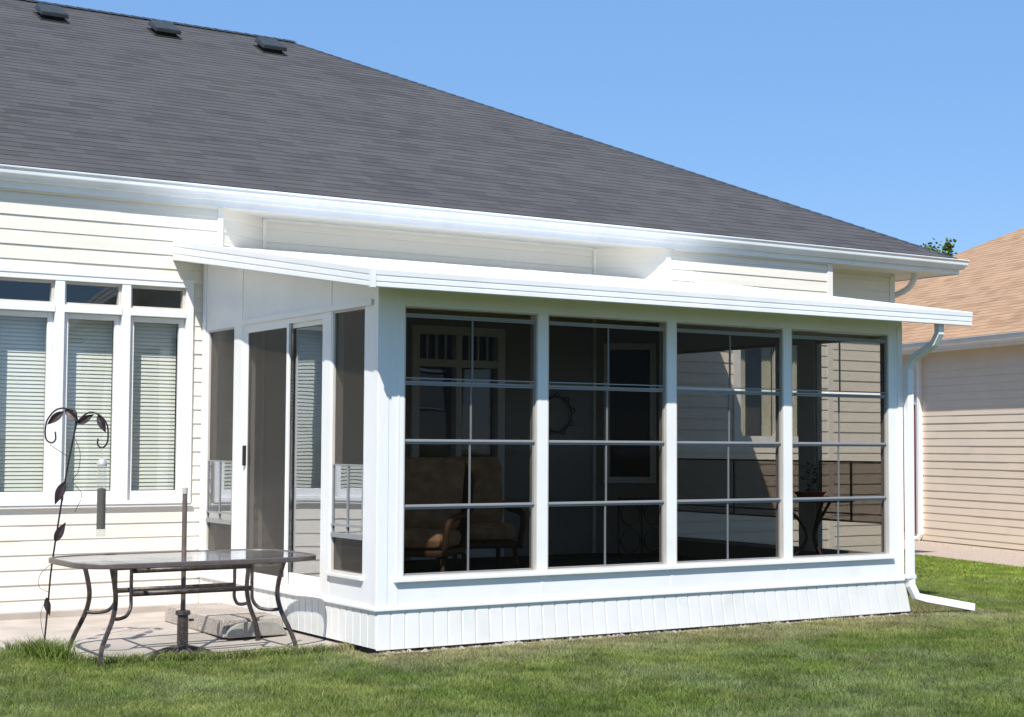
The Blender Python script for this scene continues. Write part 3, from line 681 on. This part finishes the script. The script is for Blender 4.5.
# ================================================================= things inside the sunroom
FZ = HS+.03
def chair(x, y, rz_, label):
    c = empty('wicker_armchair', (x, y, FZ), label, 'armchair', rz=rz_, group='wicker armchairs inside the sunroom')
    b = MB(); b.box(-.30,.30,-.30,.28,.30,.36); b.build('seat', M['wicker'], c, local=True, bevel=.02)
    for sx in (-1, 1):
        for sy in (-1, 1):
            b = MB(); b.tube([(sx*.28, sy*.26, .30), (sx*.30, sy*.30, 0)], .022); b.build('leg', M['wicker'], c, local=True, smooth=True)
    b = MB(); b.add([(-.30,.24,.34),(.30,.24,.34),(.34,.36,.95),(.22,.40,1.08),(-.22,.40,1.08),(-.34,.36,.95),(-.30,.29,.34),(.30,.29,.34),(.34,.42,.95),(.22,.46,1.08),(-.22,.46,1.08),(-.34,.42,.95)],
          [(0,1,2,3,4,5),(11,10,9,8,7,6),(0,6,7,1),(1,7,8,2),(2,8,9,3),(3,9,10,4),(4,10,11,5),(5,11,6,0)]); b.build('backrest', M['wicker'], c, local=True, bevel=.015)
    for sx in (-1, 1):
        b = MB(); b.tube(bez([(sx*.31,-.30,0+.3),(sx*.34,-.32,.55),(sx*.35,-.2,.62),(sx*.35,.1,.64),(sx*.33,.30,.68)],6), .03); b.build('armrest', M['wicker'], c, local=True, smooth=True)
    b = MB(); b.box(-.29,.29,-.33,.24,.365,.52); b.build('seat_cushion', M['cushion'], c, local=True, bevel=.07)
    b = MB(); b.hexa([(-.28,.02,.50),(.28,.02,.50),(.28,.23,.50),(-.28,.23,.50)], [(-.29,.12,1.12),(.29,.12,1.12),(.29,.36,1.12),(-.29,.36,1.12)]); b.build('back_cushion', M['cushion'], c, local=True, bevel=.08)
    return c
chair(.98, 1.05, math.radians(-50), 'brown wicker armchair behind the leftmost front window, nearest the glass')
chair(1.95, 1.75, math.radians(-15), 'brown wicker armchair with tan cushions, further back in the sunroom behind the first window')
# bistro table by the right window, with a potted plant
tb = empty('bistro_table', (5.12, .72, FZ), 'small round dark metal table inside the sunroom by the rightmost front window', 'table')
b = MB(); b.lathe([(.0,.70),(.40,.70),(.42,.715),(.40,.73),(.0,.73)], n=32); b.build('tabletop', M['iron'], tb, local=True, smooth=True, autos=40)
for k in range(3):
    a = k*2.1+.4; b = MB(); b.tube(bez([(.28*math.cos(a),.28*math.sin(a),.70),(.06*math.cos(a),.06*math.sin(a),.42),(.10*math.cos(a),.10*math.sin(a),.25),(.34*math.cos(a),.34*math.sin(a),0)],6), .014); b.build('leg', M['iron'], tb, local=True, smooth=True)
pp = empty('potted_plant', (5.08, .70, FZ+.733), 'dark leafy plant in a shallow red pot on the round table', 'plant')
b = MB(); b.lathe([(.0,0),(.11,0),(.15,.05),(.155,.06),(.14,.06),(.0,.05)]); b.build('pot', M['red'], pp, local=True, smooth=True, autos=40)
b = MB()
for k in range(90):
    a = random.random()*6.28; r = random.random()*.10; h = .06+random.random()*.26; s = .035+random.random()*.03; c = Vector((r*math.cos(a), r*math.sin(a), h))
    d = Vector((math.cos(a), math.sin(a), random.uniform(-.3,.9))).normalized()*s; e = d.cross(Vector((0,0,1))).normalized()*s*.35
    b.quad(c, c+d*.5+e, c+d, c+d*.5-e)
b.build('foliage', M['plant'], pp, local=True)
# wrought iron ornament on wall B and a folded grille below
A_ = Vector((4.42, YB-.035, 1.93)); b = MB()
b.tube([A_+Vector((.20*math.cos(t_), 0, .20*math.sin(t_))) for t_ in [i*2*math.pi/32 for i in range(32)]], .010, 6, closed=True)
for k in range(9):
    a = k*.7; c0 = A_+Vector((.20*math.cos(a),0,.20*math.sin(a))); b.tube(bez([c0, c0+Vector((.06*math.cos(a+.8),-.01,.06*math.sin(a+.8))), c0+Vector((.09*math.cos(a+1.9),0,.09*math.sin(a+1.9)))],4), .008, 5)
prop(b.build('wreath_ornament', M['iron']), 'round dark metal wreath hanging on the house wall inside the sunroom', 'wall ornament')
b = MB(); gx, gy = 4.75, 3.35
for x in (0, .32, .64): b.box(gx+x-.012, gx+x+.012, gy, gy+.02, FZ, FZ+.66)
for z in (.03, .64): b.box(gx, gx+.64, gy, gy+.02, FZ+z-.012, FZ+z+.012)
for cx in (.16, .48):
    for cz in (.18, .48):
        b.tube([(gx+cx+.13*math.cos(t_), gy+.01, FZ+cz+.13*math.sin(t_)) for t_ in [i*2*math.pi/20 for i in range(20)]], .008, 5, closed=True)
b.box(gx, gx+.03, gy, gy+.22, FZ, FZ+.02); b.box(gx+.61, gx+.64, gy, gy+.22, FZ, FZ+.02)
prop(b.build('iron_grille', M['iron']), 'low wrought iron grille with ring pattern standing on the sunroom floor', 'grille')

# ================================================================= patio things
tab = empty('patio_table', (-1.175, .90, GP), 'oblong glass topped patio table with brown metal rim and curved legs', 'table', rz=math.radians(2))
TL, TW, TZ = .95, .53, .735
def sup(a, L, Wd, nn_=4.6):
    c, s = math.cos(a), math.sin(a); return (math.copysign(abs(c)**(2/nn_), c)*L, math.copysign(abs(s)**(2/nn_), s)*Wd)
ring = [sup(i*2*math.pi/96, TL, TW) for i in range(96)]
b = MB(); b.tube([(x, y, TZ-.016) for x, y in ring], 0, rect=(.017, .019), closed=True); b.build('rim', M['rim'], tab, local=True, bevel=.006)
b = MB(); inn = [sup(i*2*math.pi/96, TL-.015, TW-.015) for i in range(96)]
b.add([(x,y,TZ-.008) for x,y in inn]+[(x,y,TZ-.002) for x,y in inn], [tuple(range(96))[::-1], tuple(range(96,192))]+[(i,(i+1)%96,96+(i+1)%96,96+i) for i in range(96)])
b.build('tabletop', M['tableglass'], tab, local=True)
for sx in (-1, 1):
    for sy in (-1, 1):
        b = MB(); b.tube(bez([(sx*.69, sy*.30, TZ-.03), (sx*.66, sy*.285, .58), (sx*.645, sy*.275, .45), (sx*.67, sy*.285, .32), (sx*.745, sy*.31, .15), (sx*.775, sy*.335, .05), (sx*.775, sy*.34, .0)], 8), 0, rect=(.017, .010))
        b.build('leg', M['iron'], tab, local=True, bevel=.004)
        b = MB(); b.tube(bez([(sx*.665, sy*.285, .325), (sx*.60, sy*.25, .32), (sx*.53, sy*.20, .335), (sx*.49, sy*.17, .39), (sx*.485, sy*.16, .47), (sx*.485, sy*.16, TZ-.03)], 7), .0135, 10); b.build('brace', M['iron'], tab, local=True, smooth=True)
    b = MB(); b.box(sx*.485-.012, sx*.485+.012, -.50, .50, TZ-.045, TZ-.022); b.build('top_bar', M['iron'], tab, local=True)
for sy in (-1, 1):
    for z in (.655, .485):
        b = MB(); b.tube([(-.47, sy*.16, z), (.47, sy*.16, z)], 0, rect=(.014, .018)); b.build('stretcher', M['iron'], tab, local=True, smooth=True)
# parasol base with its lower pole through the table
um = empty('parasol_stand', (-1.215, .82, GP), 'round scrolled iron parasol stand with a bare brown pole rising through the table', 'parasol stand')
b = MB(); b.lathe([(0,.0),(.038,0),(.042,.10),(.042,.24),(.040,.30),(.03,.33),(0,.33)]); b.lathe([(.046,.30),(.056,.305),(.056,.33),(.046,.335)])
b.tube([(.05,0,.26),(.085,0,.26)], .010, 8); b.build('socket', M['iron'], um, local=True, smooth=True, autos=40)
b = MB(); b.tube([(.225*math.cos(t_), .225*math.sin(t_), .012) for t_ in [i*2*math.pi/36 for i in range(36)]], .012, 6, closed=True)
b.tube([(.14*math.cos(t_), .14*math.sin(t_), .032) for t_ in [i*2*math.pi/30 for i in range(30)]], .008, 6, closed=True)
for k in range(8):
    a = k*math.pi/4; b.tube(bez([(.04*math.cos(a),.04*math.sin(a),.065),(.13*math.cos(a+.12),.13*math.sin(a+.12),.045),(.225*math.cos(a),.225*math.sin(a),.014)],5), .010, 6)
b.lathe([(0,.03),(.10,.035),(.075,.06),(.05,.075),(0,.075)]); b.build('base', M['iron'], um, local=True, smooth=True, autos=50)
b = MB(); b.tube([(0,0,.30),(0,0,1.215)], .019, 14); b.build('pole', M['pole'], um, local=True, smooth=True, autos=40)
b = MB(); b.tube([(0,0,1.215),(0,0,1.26)], .021, 14); b.build('pole_sleeve', simple('pale_sleeve', (.5,.46,.42), .4), um, local=True, smooth=True, autos=40)

# precast step in front of the door
st = empty('concrete_step', (-.35, 2.1, 0), 'precast concrete step with a pebbled side in front of the sliding door', 'step')
b = MB(); b.hexa([(-.655,1.40,.012),(-.115,1.40,.012),(-.115,2.75,.012),(-.655,2.75,.012)], [(-.645,1.42,.155),(-.125,1.42,.155),(-.125,2.75,.155),(-.645,2.75,.155)])
b.build('block', M['aggregate'], st, bevel=.012)
sp = MB()
outl = [(-.64,.0),(-.63,.045),(-.60,.085),(-.55,.11),(-.50,.118),(-.26,.118),(-.21,.105),(-.16,.06),(-.12,.02),(-.115,0)]
k = len(outl)
sp.add([(x,1.33,z+.014) for x,z in outl]+[(x+ (.02 if x<-.4 else -.02)*0,1.395,z+.014) for x,z in outl], [tuple(range(k))[::-1], tuple(range(k,2*k))]+[(i,(i+1)%k,k+(i+1)%k,k+i) for i in range(k)])
sp.build('front_lip', M['splash'], st, bevel=.008)

# shepherd's hook with leaves
hk = empty('plant_hook', (-2.08, 1.46, 0), "leaning iron garden hook with leaf ornaments beside the table's left corner", 'garden hook')
hx = Vector((rt0.x, rt0.y, 0)); base = Vector((-2.08, 1.46, 0))
# project helper: position on the vertical plane through the hook facing roughly the viewer
def H2(px, pz): return base+hx*px+Vector((0,0,pz))
b = MB(); stem = [H2(0,-.05), H2(.03,.35), H2(.05,.62), H2(.10,1.0), H2(.15,1.35), H2(.205,1.66), H2(.225,1.74)]
b.tube(bez(stem, 6), .007, 6); b.build('stem', M['hook'], hk, smooth=True)
def crook(pts): 
    b = MB(); b.tube(bez(pts, 8), .0065, 6); return b.build('crook', M['hook'], hk, smooth=True)
L1 = [H2(.205,1.66), H2(.215,1.80), H2(.17,1.83), H2(.11,1.84), H2(.05,1.82), H2(-.005,1.75), H2(-.02,1.67), H2(-.01,1.60), H2(.03,1.575), H2(.06,1.60), H2(.057,1.66)]
L2 = [H2(.205,1.66), H2(.225,1.73), H2(.28,1.79), H2(.335,1.81), H2(.405,1.78), H2(.45,1.72), H2(.462,1.65), H2(.455,1.575), H2(.42,1.54), H2(.385,1.56), H2(.385,1.61)]
crook(L1); crook(L2)
def leaf(c, ang, ln, wd):
    d = hx*math.cos(ang)+Vector((0,0,math.sin(ang))); e = hx*(-math.sin(ang))+Vector((0,0,math.cos(ang))); nrm = hx.cross(Vector((0,0,1)))
    b = MB(); k = 10; L_ = []; 
    for s in (0, 1):
        row = []
        for i in range(k+1):
            t_ = i/k; ww = wd*math.sin(math.pi*min(1, t_**.8)); p = c+d*ln*t_+nrm*(.012*math.sin(t_*3)+(.004 if s else 0)); row.append((p-e*ww+nrm*.012, p, p+e*ww+nrm*.012))
        L_.append(row)
    for row in L_:
        for i in range(k):
            b.quad(row[i][0], row[i+1][0], row[i+1][1], row[i][1]); b.quad(row[i][1], row[i+1][1], row[i+1][2], row[i][2])
    b.build('leaf', M['leafiron'], hk)
leaf(H2(.12,1.815), math.radians(-140), .16, .030); leaf(H2(.13,1.83), math.radians(-38), .14, .030)
leaf(H2(.235,1.72), math.radians(32), .14, .028); leaf(H2(.385,1.79), math.radians(-65), .15, .030)
leaf(H2(.145,1.28), math.radians(-113), .19, .036); leaf(H2(.075,.82), math.radians(62), .17, .033); leaf(H2(.02,.40), math.radians(-78), .14, .026)
for pts in ([H2(.205,1.62), H2(.25,1.50), H2(.24,1.36), H2(.20,1.28), H2(.27,1.18), H2(.22,1.05)], [H2(.02,1.56), H2(.08,1.52), H2(.17,1.46)],
            [H2(.06,.66), H2(-.03,.58), H2(-.04,.48), H2(.03,.44)], [H2(.03,.40), H2(-.02,.30), H2(-.015,.18), H2(.01,.08)]):
    b = MB(); b.tube(bez(pts, 6), .002, 4); b.build('tendril', M['hook'], hk, smooth=True)
# bird feeder hanging from the right crook
fdp = H2(.42, 0); fd = empty('bird_feeder', (fdp.x, fdp.y, .865), 'slim clear tube bird feeder with brown seed hanging from the iron hook', 'bird feeder')
b = MB(); b.lathe([(0,0),(.035,0),(.035,.54),(0,.54)], n=20); b.build('tube', M['plastic'], fd, local=True, smooth=True, autos=40)
b = MB(); b.lathe([(0,.055),(.032,.055),(.032,.36),(0,.37)], n=18); b.build('seed_fill', M['seed'], fd, local=True, smooth=True, autos=40)
b = MB(); b.lathe([(.036,.535),(.038,.54),(.036,.565),(.022,.585),(0,.59)], n=20); b.tube([(0,0,.58),(0,0,.665)], .0032, 5); b.build('cap', M['chrome'], fd, local=True, smooth=True, autos=50)

# ================================================================= NEIGHBOUR
P0 = Vector((14.48, 8.07, 0)); dd = Vector((.22904, .97342, 0)); nn = Vector((.97342, -.22904, 0))
nb = empty('neighbour_house', tuple(P0), 'beige sided house with an orange tan shingle roof, to the right of the sunroom', 'house')
NP = lambda s, o, z: tuple(P0+dd*s-nn*o+Vector((0,0,z)))
A = P0-dd*9; B = P0+dd*9
siding('wall', (B.x, B.y), (A.x, A.y), .03, 3.15, nb, M['nsiding'], h=.1235, zref=0, lip=.009)
siding('wall', (A.x, A.y), (A.x+nn.x*9, A.y+nn.y*9), .10, 3.15, nb, M['nsiding'], h=.1235, zref=0, lip=.009)
def nbox(mb, s0, s1, o0, o1, z0, z1): mb.hexa([NP(s0,o0,z0),NP(s1,o0,z0),NP(s1,o1,z0),NP(s0,o1,z0)], [NP(s0,o0,z1),NP(s1,o0,z1),NP(s1,o1,z1),NP(s0,o1,z1)])
b = MB(); nbox(b, -9, 9, -.3, -.005, -.2, .029); b.build('foundation', M['nbase'], nb)
b = MB(); nbox(b, -9, 9, -.002, .26, 3.150, 3.158); b.build('soffit', M['soffit'], nb)
b = MB(); nbox(b, -9, 9, .26, .275, 3.14, 3.30); b.build('fascia', M['gutter'], nb)
b = MB(); pr_ = lambda s: [NP(s, .275+o, 3.18+z) for o, z in prof]; b.sweep(None, pr_(-9), pr_(9)); b.build('gutter', M['gutter'], nb, smooth=True, autos=35)
eo = .33; tn = .51; hh = 7.6
zez = 3.32
roofplane('roof', NP(9, eo, zez), tuple(-dd), tuple(nn+Vector((0,0,tn))), [(0,0), (18.5,0), (18.5, hh*math.hypot(1,tn)), (hh, hh*math.hypot(1,tn))], nb, M['nroof'], label='orange tan shingled slope')
roofplane('roof', NP(9, eo-2*hh, zez), tuple(-nn), tuple(-dd+Vector((0,0,tn))), [(0,0), (2*hh,0), (hh, hh*math.hypot(1,tn))], nb, M['nroof'])
# white corner board / downspout and red door
dq = MB(); ptl = [NP(-.15,.05,3.1), NP(-.15,.05,.12), NP(-.12,.08,.05), NP(-.02,.16,.03)]; dq.tube(ptl, 0, rect=(.038,.026)); dq.build('downspout', M['whitetrim'], nb)
df = MB(); nbox(df, -.09, -.05, .014, .06, .10, 2.30); nbox(df, 1.11, 1.17, .014, .06, .10, 2.30); nbox(df, -.09, 1.17, .014, .06, 2.30, 2.38); nd = df.build('door', M['whitetrim'], nb, label='red door with a glass upper panel')
b = MB(); nbox(b, -.05, 1.11, .014, .035, .13, 2.30); b.build('door_leaf', M['reddoor'], nd)
b = MB(); nbox(b, .12, .95, .0352, .042, 1.30, 2.14); b.build('door_pane', M['glass'], nd)
b = MB()
b.poly([NP(-9,.0,.012), NP(9,.0,.012), NP(9,2.05,.012), NP(-9,2.05,.012)]); b.build('gravel_path', M['gravel'])
prop(bpy.data.objects['gravel_path'], kind='structure')

# ================================================================= tree tops far behind
def tree(x, y, h, r, label, seed):
    rr = random.Random(seed); tr = empty('tree', (x, y, 0), label, 'tree')
    b = MB(); b.tube([(0,0,0),(.1,.05,h*.5),(0,0,h*.93)], [.16,.10,.02], 10)
    for k in range(9):
        a = rr.random()*6.28; z = h*(.45+.05*k); b.tube([(0,0,z),(r*.7*math.cos(a), r*.7*math.sin(a), z+.5)], [.05,.01], 6)
    b.build('trunk', M['bark'], tr, local=True, smooth=True)
    c = MB()
    for k in range(60):
        a = rr.random()*6.28; t_ = rr.random(); z = h*(.40+.60*t_); rad = r*(1-.85*t_)*math.sqrt(rr.random()); cx, cy = rad*math.cos(a), rad*math.sin(a)
        for j in range(38):
            p = Vector((cx+rr.gauss(0,.08), cy+rr.gauss(0,.08), z+rr.gauss(0,.12)-.2)); d = Vector((rr.uniform(-1,1), rr.uniform(-1,1), rr.uniform(-.8,.8))).normalized()*.085; e = d.cross(Vector((rr.random(), rr.random(), 1))).normalized()*.035
            c.quad(p, p+d*.5+e, p+d, p+d*.5-e)
    c.build('crown', M['leaf'], tr, local=True)
def atpix(px, py, dist):
    d = (fwd + rt*((px-512)/1564.85) - up*((py-358.5)/1564.85)); d = d/math.hypot(d.x, d.y)
    return CAM + d*dist
p = atpix(948, 238, 34); tree(p.x, p.y, p.z-.02, .15, 'leafy green tree top rising behind the two roofs, the taller of the pair', 3)
p = atpix(929, 241, 37); tree(p.x, p.y, p.z+.0, .10, 'thin tree top just peeking over the dark hip, left of the taller one', 5)

# ================================================================= GRASS BLADES
def inpoly(x, y, poly):
    c = np.zeros(len(x), bool); j = len(poly)-1
    for i in range(len(poly)):
        xi_, yi_ = poly[i]; xj, yj = poly[j]
        m = ((yi_ > y) != (yj > y)) & (x < (xj-xi_)*(y-yi_)/(yj-yi_+1e-12)+xi_); c ^= m; j = i
    return c
def vnoise(x, y, s, seed):
    r = np.random.default_rng(seed); G = r.random((256, 256)); xs = x*s+100.3; ys = y*s+77.7
    i = np.floor(xs).astype(int); j = np.floor(ys).astype(int); fx = xs-i; fy = ys-j; fx = fx*fx*(3-2*fx); fy = fy*fy*(3-2*fy)
    g = lambda a, b_: G[a % 256, b_ % 256]
    return (g(i,j)*(1-fx)+g(i+1,j)*fx)*(1-fy)+(g(i,j+1)*(1-fx)+g(i+1,j+1)*fx)*fy
def blades(x0, x1, y0, y1, n, hmean, wd):
    x = rng.uniform(x0, x1, n); y = rng.uniform(y0, y1, n)
    # frustum cull
    dx = x-CAM.x; dy = y-CAM.y; z = dx*fwd.x+dy*fwd.y-CAM.z*fwd.z; u_ = (dx*rt.x+dy*rt.y)/z*1564.85+512; v_ = 358.5-(dx*up.x+dy*up.y-CAM.z*up.z)/z*1564.85
    k = (z > 0) & (u_ > -30) & (u_ < 1054) & (v_ < 745)
    k &= ~inpoly(x, y, [(a, b_-.0) for a, b_ in pe]); k &= ~((x > -.03) & (x < W+.09) & (y > -.02) & (y < 4.2)) & ~((x > 5.6) & (x < 9.9) & (y > 3.6))
    # stop at neighbour's gravel strip
    s = (x-P0.x)*(-nn.x)+(y-P0.y)*(-nn.y); k &= s > 2.03
    x, y = x[k], y[k]; return x, y
parts = []
for a in ((-5, 9, -5.2, 2.6, 1150000, .028, .003), (4, 15, -1.5, 9.5, 380000, .030, .005)):
    x, y = blades(*a); 
    if a[0] == 4:
        m = ~((x < 9) & (y < 2.6)); x, y = x[m], y[m]
    parts.append((x, y, np.full(len(x), a[5]), np.full(len(x), a[6])))
# the rank tuft round the hook
tx = rng.normal(-2.08, .07, 2600); ty = rng.normal(1.30, .12, 2600); m = (~inpoly(tx, ty, pe)) | (rng.random(2600) < .12); parts.append((tx[m], ty[m], np.full(m.sum(), .125), np.full(m.sum(), .005)))
ux = rng.uniform(-2.3, .1, 3500)
def edge_y(x): 
    xs = [q[0] for q in pe[:8]]; ys = [q[1] for q in pe[:8]]; return np.interp(x, xs, ys)
uy = edge_y(ux)+rng.normal(-.02, .04, 3500); parts.append((ux, uy, np.full(3500, .075), np.full(3500, .005)))
for k in range(70):
    cx_, m_n = rng.uniform(.0, 5.7), int(rng.integers(14, 46)); sx_ = rng.uniform(.02, .09)
    parts.append((rng.normal(cx_, sx_, m_n), np.minimum(-.03, rng.normal(-.08, .03, m_n)), np.full(m_n, rng.uniform(.035, .075)), np.full(m_n, .0045)))
for k in range(420):
    cx_, cy_ = rng.uniform(-3.2, 9), rng.uniform(-4.6, .4); m_n = int(rng.integers(20, 60)); sg = rng.uniform(.02, .07)
    tx = rng.normal(cx_, sg, m_n); ty = rng.normal(cy_, sg, m_n); q = ~inpoly(tx, ty, pe) & ~((tx > -.05) & (ty > -.05))
    parts.append((tx[q], ty[q], np.full(q.sum(), rng.uniform(.04, .06)), np.full(q.sum(), .0045)))
X = np.concatenate([p[0] for p in parts]); Y = np.concatenate([p[1] for p in parts]); HH = np.concatenate([p[2] for p in parts]); WD = np.concatenate([p[3] for p in parts])
n = len(X); cl = vnoise(X, Y, 5, 1)*.6+vnoise(X, Y, 12, 2)*.4; big = vnoise(X, Y, .9, 3)*.4+vnoise(X, Y, 2.6, 4)*.35+vnoise(X, Y, 7, 14)*.25
# thin and dry along the skirt
ds_ = np.clip(1.25-np.abs(Y+.02)/1.0, 0, 1)*(.45+.8*vnoise(X,Y,3,21))*((X > -.2) & (X < 6.6)); dryf = np.clip(ds_*1.1+np.clip((vnoise(X,Y,2.3,9)*.6+vnoise(X,Y,6,19)*.4-.58)*3, 0, 1)*.4+rng.normal(0,.12,n), 0, 1)
keep = rng.random(n) > (np.clip(1-np.abs(Y+.02)/.18, 0, 1)*((X > 0) & (X < 6)))*.85
X, Y, HH, WD, cl, big, dryf = [q[keep] for q in (X, Y, HH, WD, cl, big, dryf)]; n = len(X)
h = HH*(.55+.55*rng.random(n)+.35*cl)*(1-.35*dryf); a = rng.uniform(0, 2*np.pi, n); lean = h*rng.uniform(.3, 1.3, n); la = rng.uniform(0, 2*np.pi, n)
ca, sa = np.cos(a)*WD/2*(.7+.6*rng.random(n)), np.sin(a)*WD/2
V = np.zeros((n, 5, 3), np.float32); gz0 = gh(X, Y)
lx, ly = np.cos(la)*lean, np.sin(la)*lean
V[:,0] = np.stack([X-ca, Y-sa, np.full(n,-.004)], 1); V[:,1] = np.stack([X+ca, Y+sa, np.full(n,-.004)], 1)
V[:,2] = np.stack([X+ca*.8+lx*.35, Y+sa*.8+ly*.35, h*.6], 1); V[:,3] = np.stack([X-ca*.8+lx*.35, Y-sa*.8+ly*.35, h*.6], 1)
V[:,4] = np.stack([X+lx, Y+ly, h], 1)
V[:,:,2] += gz0[:,None]
me = bpy.data.meshes.new('grass'); me.vertices.add(n*5); me.vertices.foreach_set('co', V.reshape(-1))
base_i = (np.arange(n)*5)[:,None]
lp = np.concatenate([base_i+np.array([[0,1,2,3]]), base_i+np.array([[3,2,4]])], 1).reshape(-1).astype(np.int32)
me.loops.add(len(lp)); me.loops.foreach_set('vertex_index', lp)
me.polygons.add(n*2); st_ = np.empty(n*2, np.int32); st_[0::2] = np.arange(n)*7; st_[1::2] = np.arange(n)*7+4; me.polygons.foreach_set('loop_start', st_)
me.update(calc_edges=True); me.validate()
green = np.array([.27, .32, .085]); deep = np.array([.13, .195, .03]); straw = np.array([.42, .35, .20]); lush = np.array([.29, .39, .05])
mixv = np.clip(.42+(big-.5)*3.2+rng.normal(0,.22,n), 0, 1)[:,None]; c = green*mixv+deep*(1-mixv)
far = np.clip((X-6.5)/4, 0, 1)[:,None]*.75; c = c*(1-far)+lush*far
dv = dryf[:,None]; nearf = np.clip((-1.6-Y)/2.2, 0, 1)[:,None]*.45; c = c*(1-nearf)+np.array([.12,.20,.03])*nearf; c = c*(1-dv*.7)+straw*dv*.7; grey = np.clip((vnoise(X,Y,1.3,31)*.5+vnoise(X,Y,4,32)*.3+vnoise(X,Y,11,33)*.2-.5)*4, 0, 1)[:,None]*(1-far); c = c*(1-grey*.5)+np.array([.26,.31,.15])*grey*.5; c *= rng.uniform(.8, 1.2, n)[:,None]*(.50+.85*cl)[:,None]
cc = np.ones((n, 5, 4), np.float32); cc[:,:,:3] = c[:,None,:]
at = me.color_attributes.new('tone', 'FLOAT_COLOR', 'POINT'); at.data.foreach_set('color', cc.reshape(-1))
me.materials.append(M['blade']); go = bpy.data.objects.new('grass', me); COL.objects.link(go)
prop(go, 'short mown lawn grass, straw coloured along the white skirt', 'grass', kind='stuff')
# crumbs of soil and stones along the skirt
b = MB()
for k in range(520):
    x = random.uniform(.02, 5.6); y = random.gauss(-.045, .022); r = random.uniform(.005, .014) if random.random() < .85 else random.uniform(.015, .032)
    pts = [(x+r*random.uniform(-1,1), y+r*random.uniform(-1,1), r*random.uniform(0,1)) for _ in range(4)]
    b.add([(x-r,y-r*.6,0),(x+r,y-r*.7,0),(x+r*.6,y+r,0),(x-r*.8,y+r*.7,0),(x-r*.3,y,r*.9),(x+r*.4,y+r*.1,r*.8)], [(0,1,5,4),(1,2,5),(2,3,4,5),(3,0,4)])
prop(b.build('gravel', M['aggregate']), 'small stones and soil crumbs scattered along the foot of the white skirt', 'gravel', kind='stuff')
b = MB(); b.poly([(-.02,-.075,.002),(W+.1,-.06,.002),(W+.1,.05,.002),(-.02,.05,.002)]); prop(b.build('soil_strip', M['soil']), kind='structure')
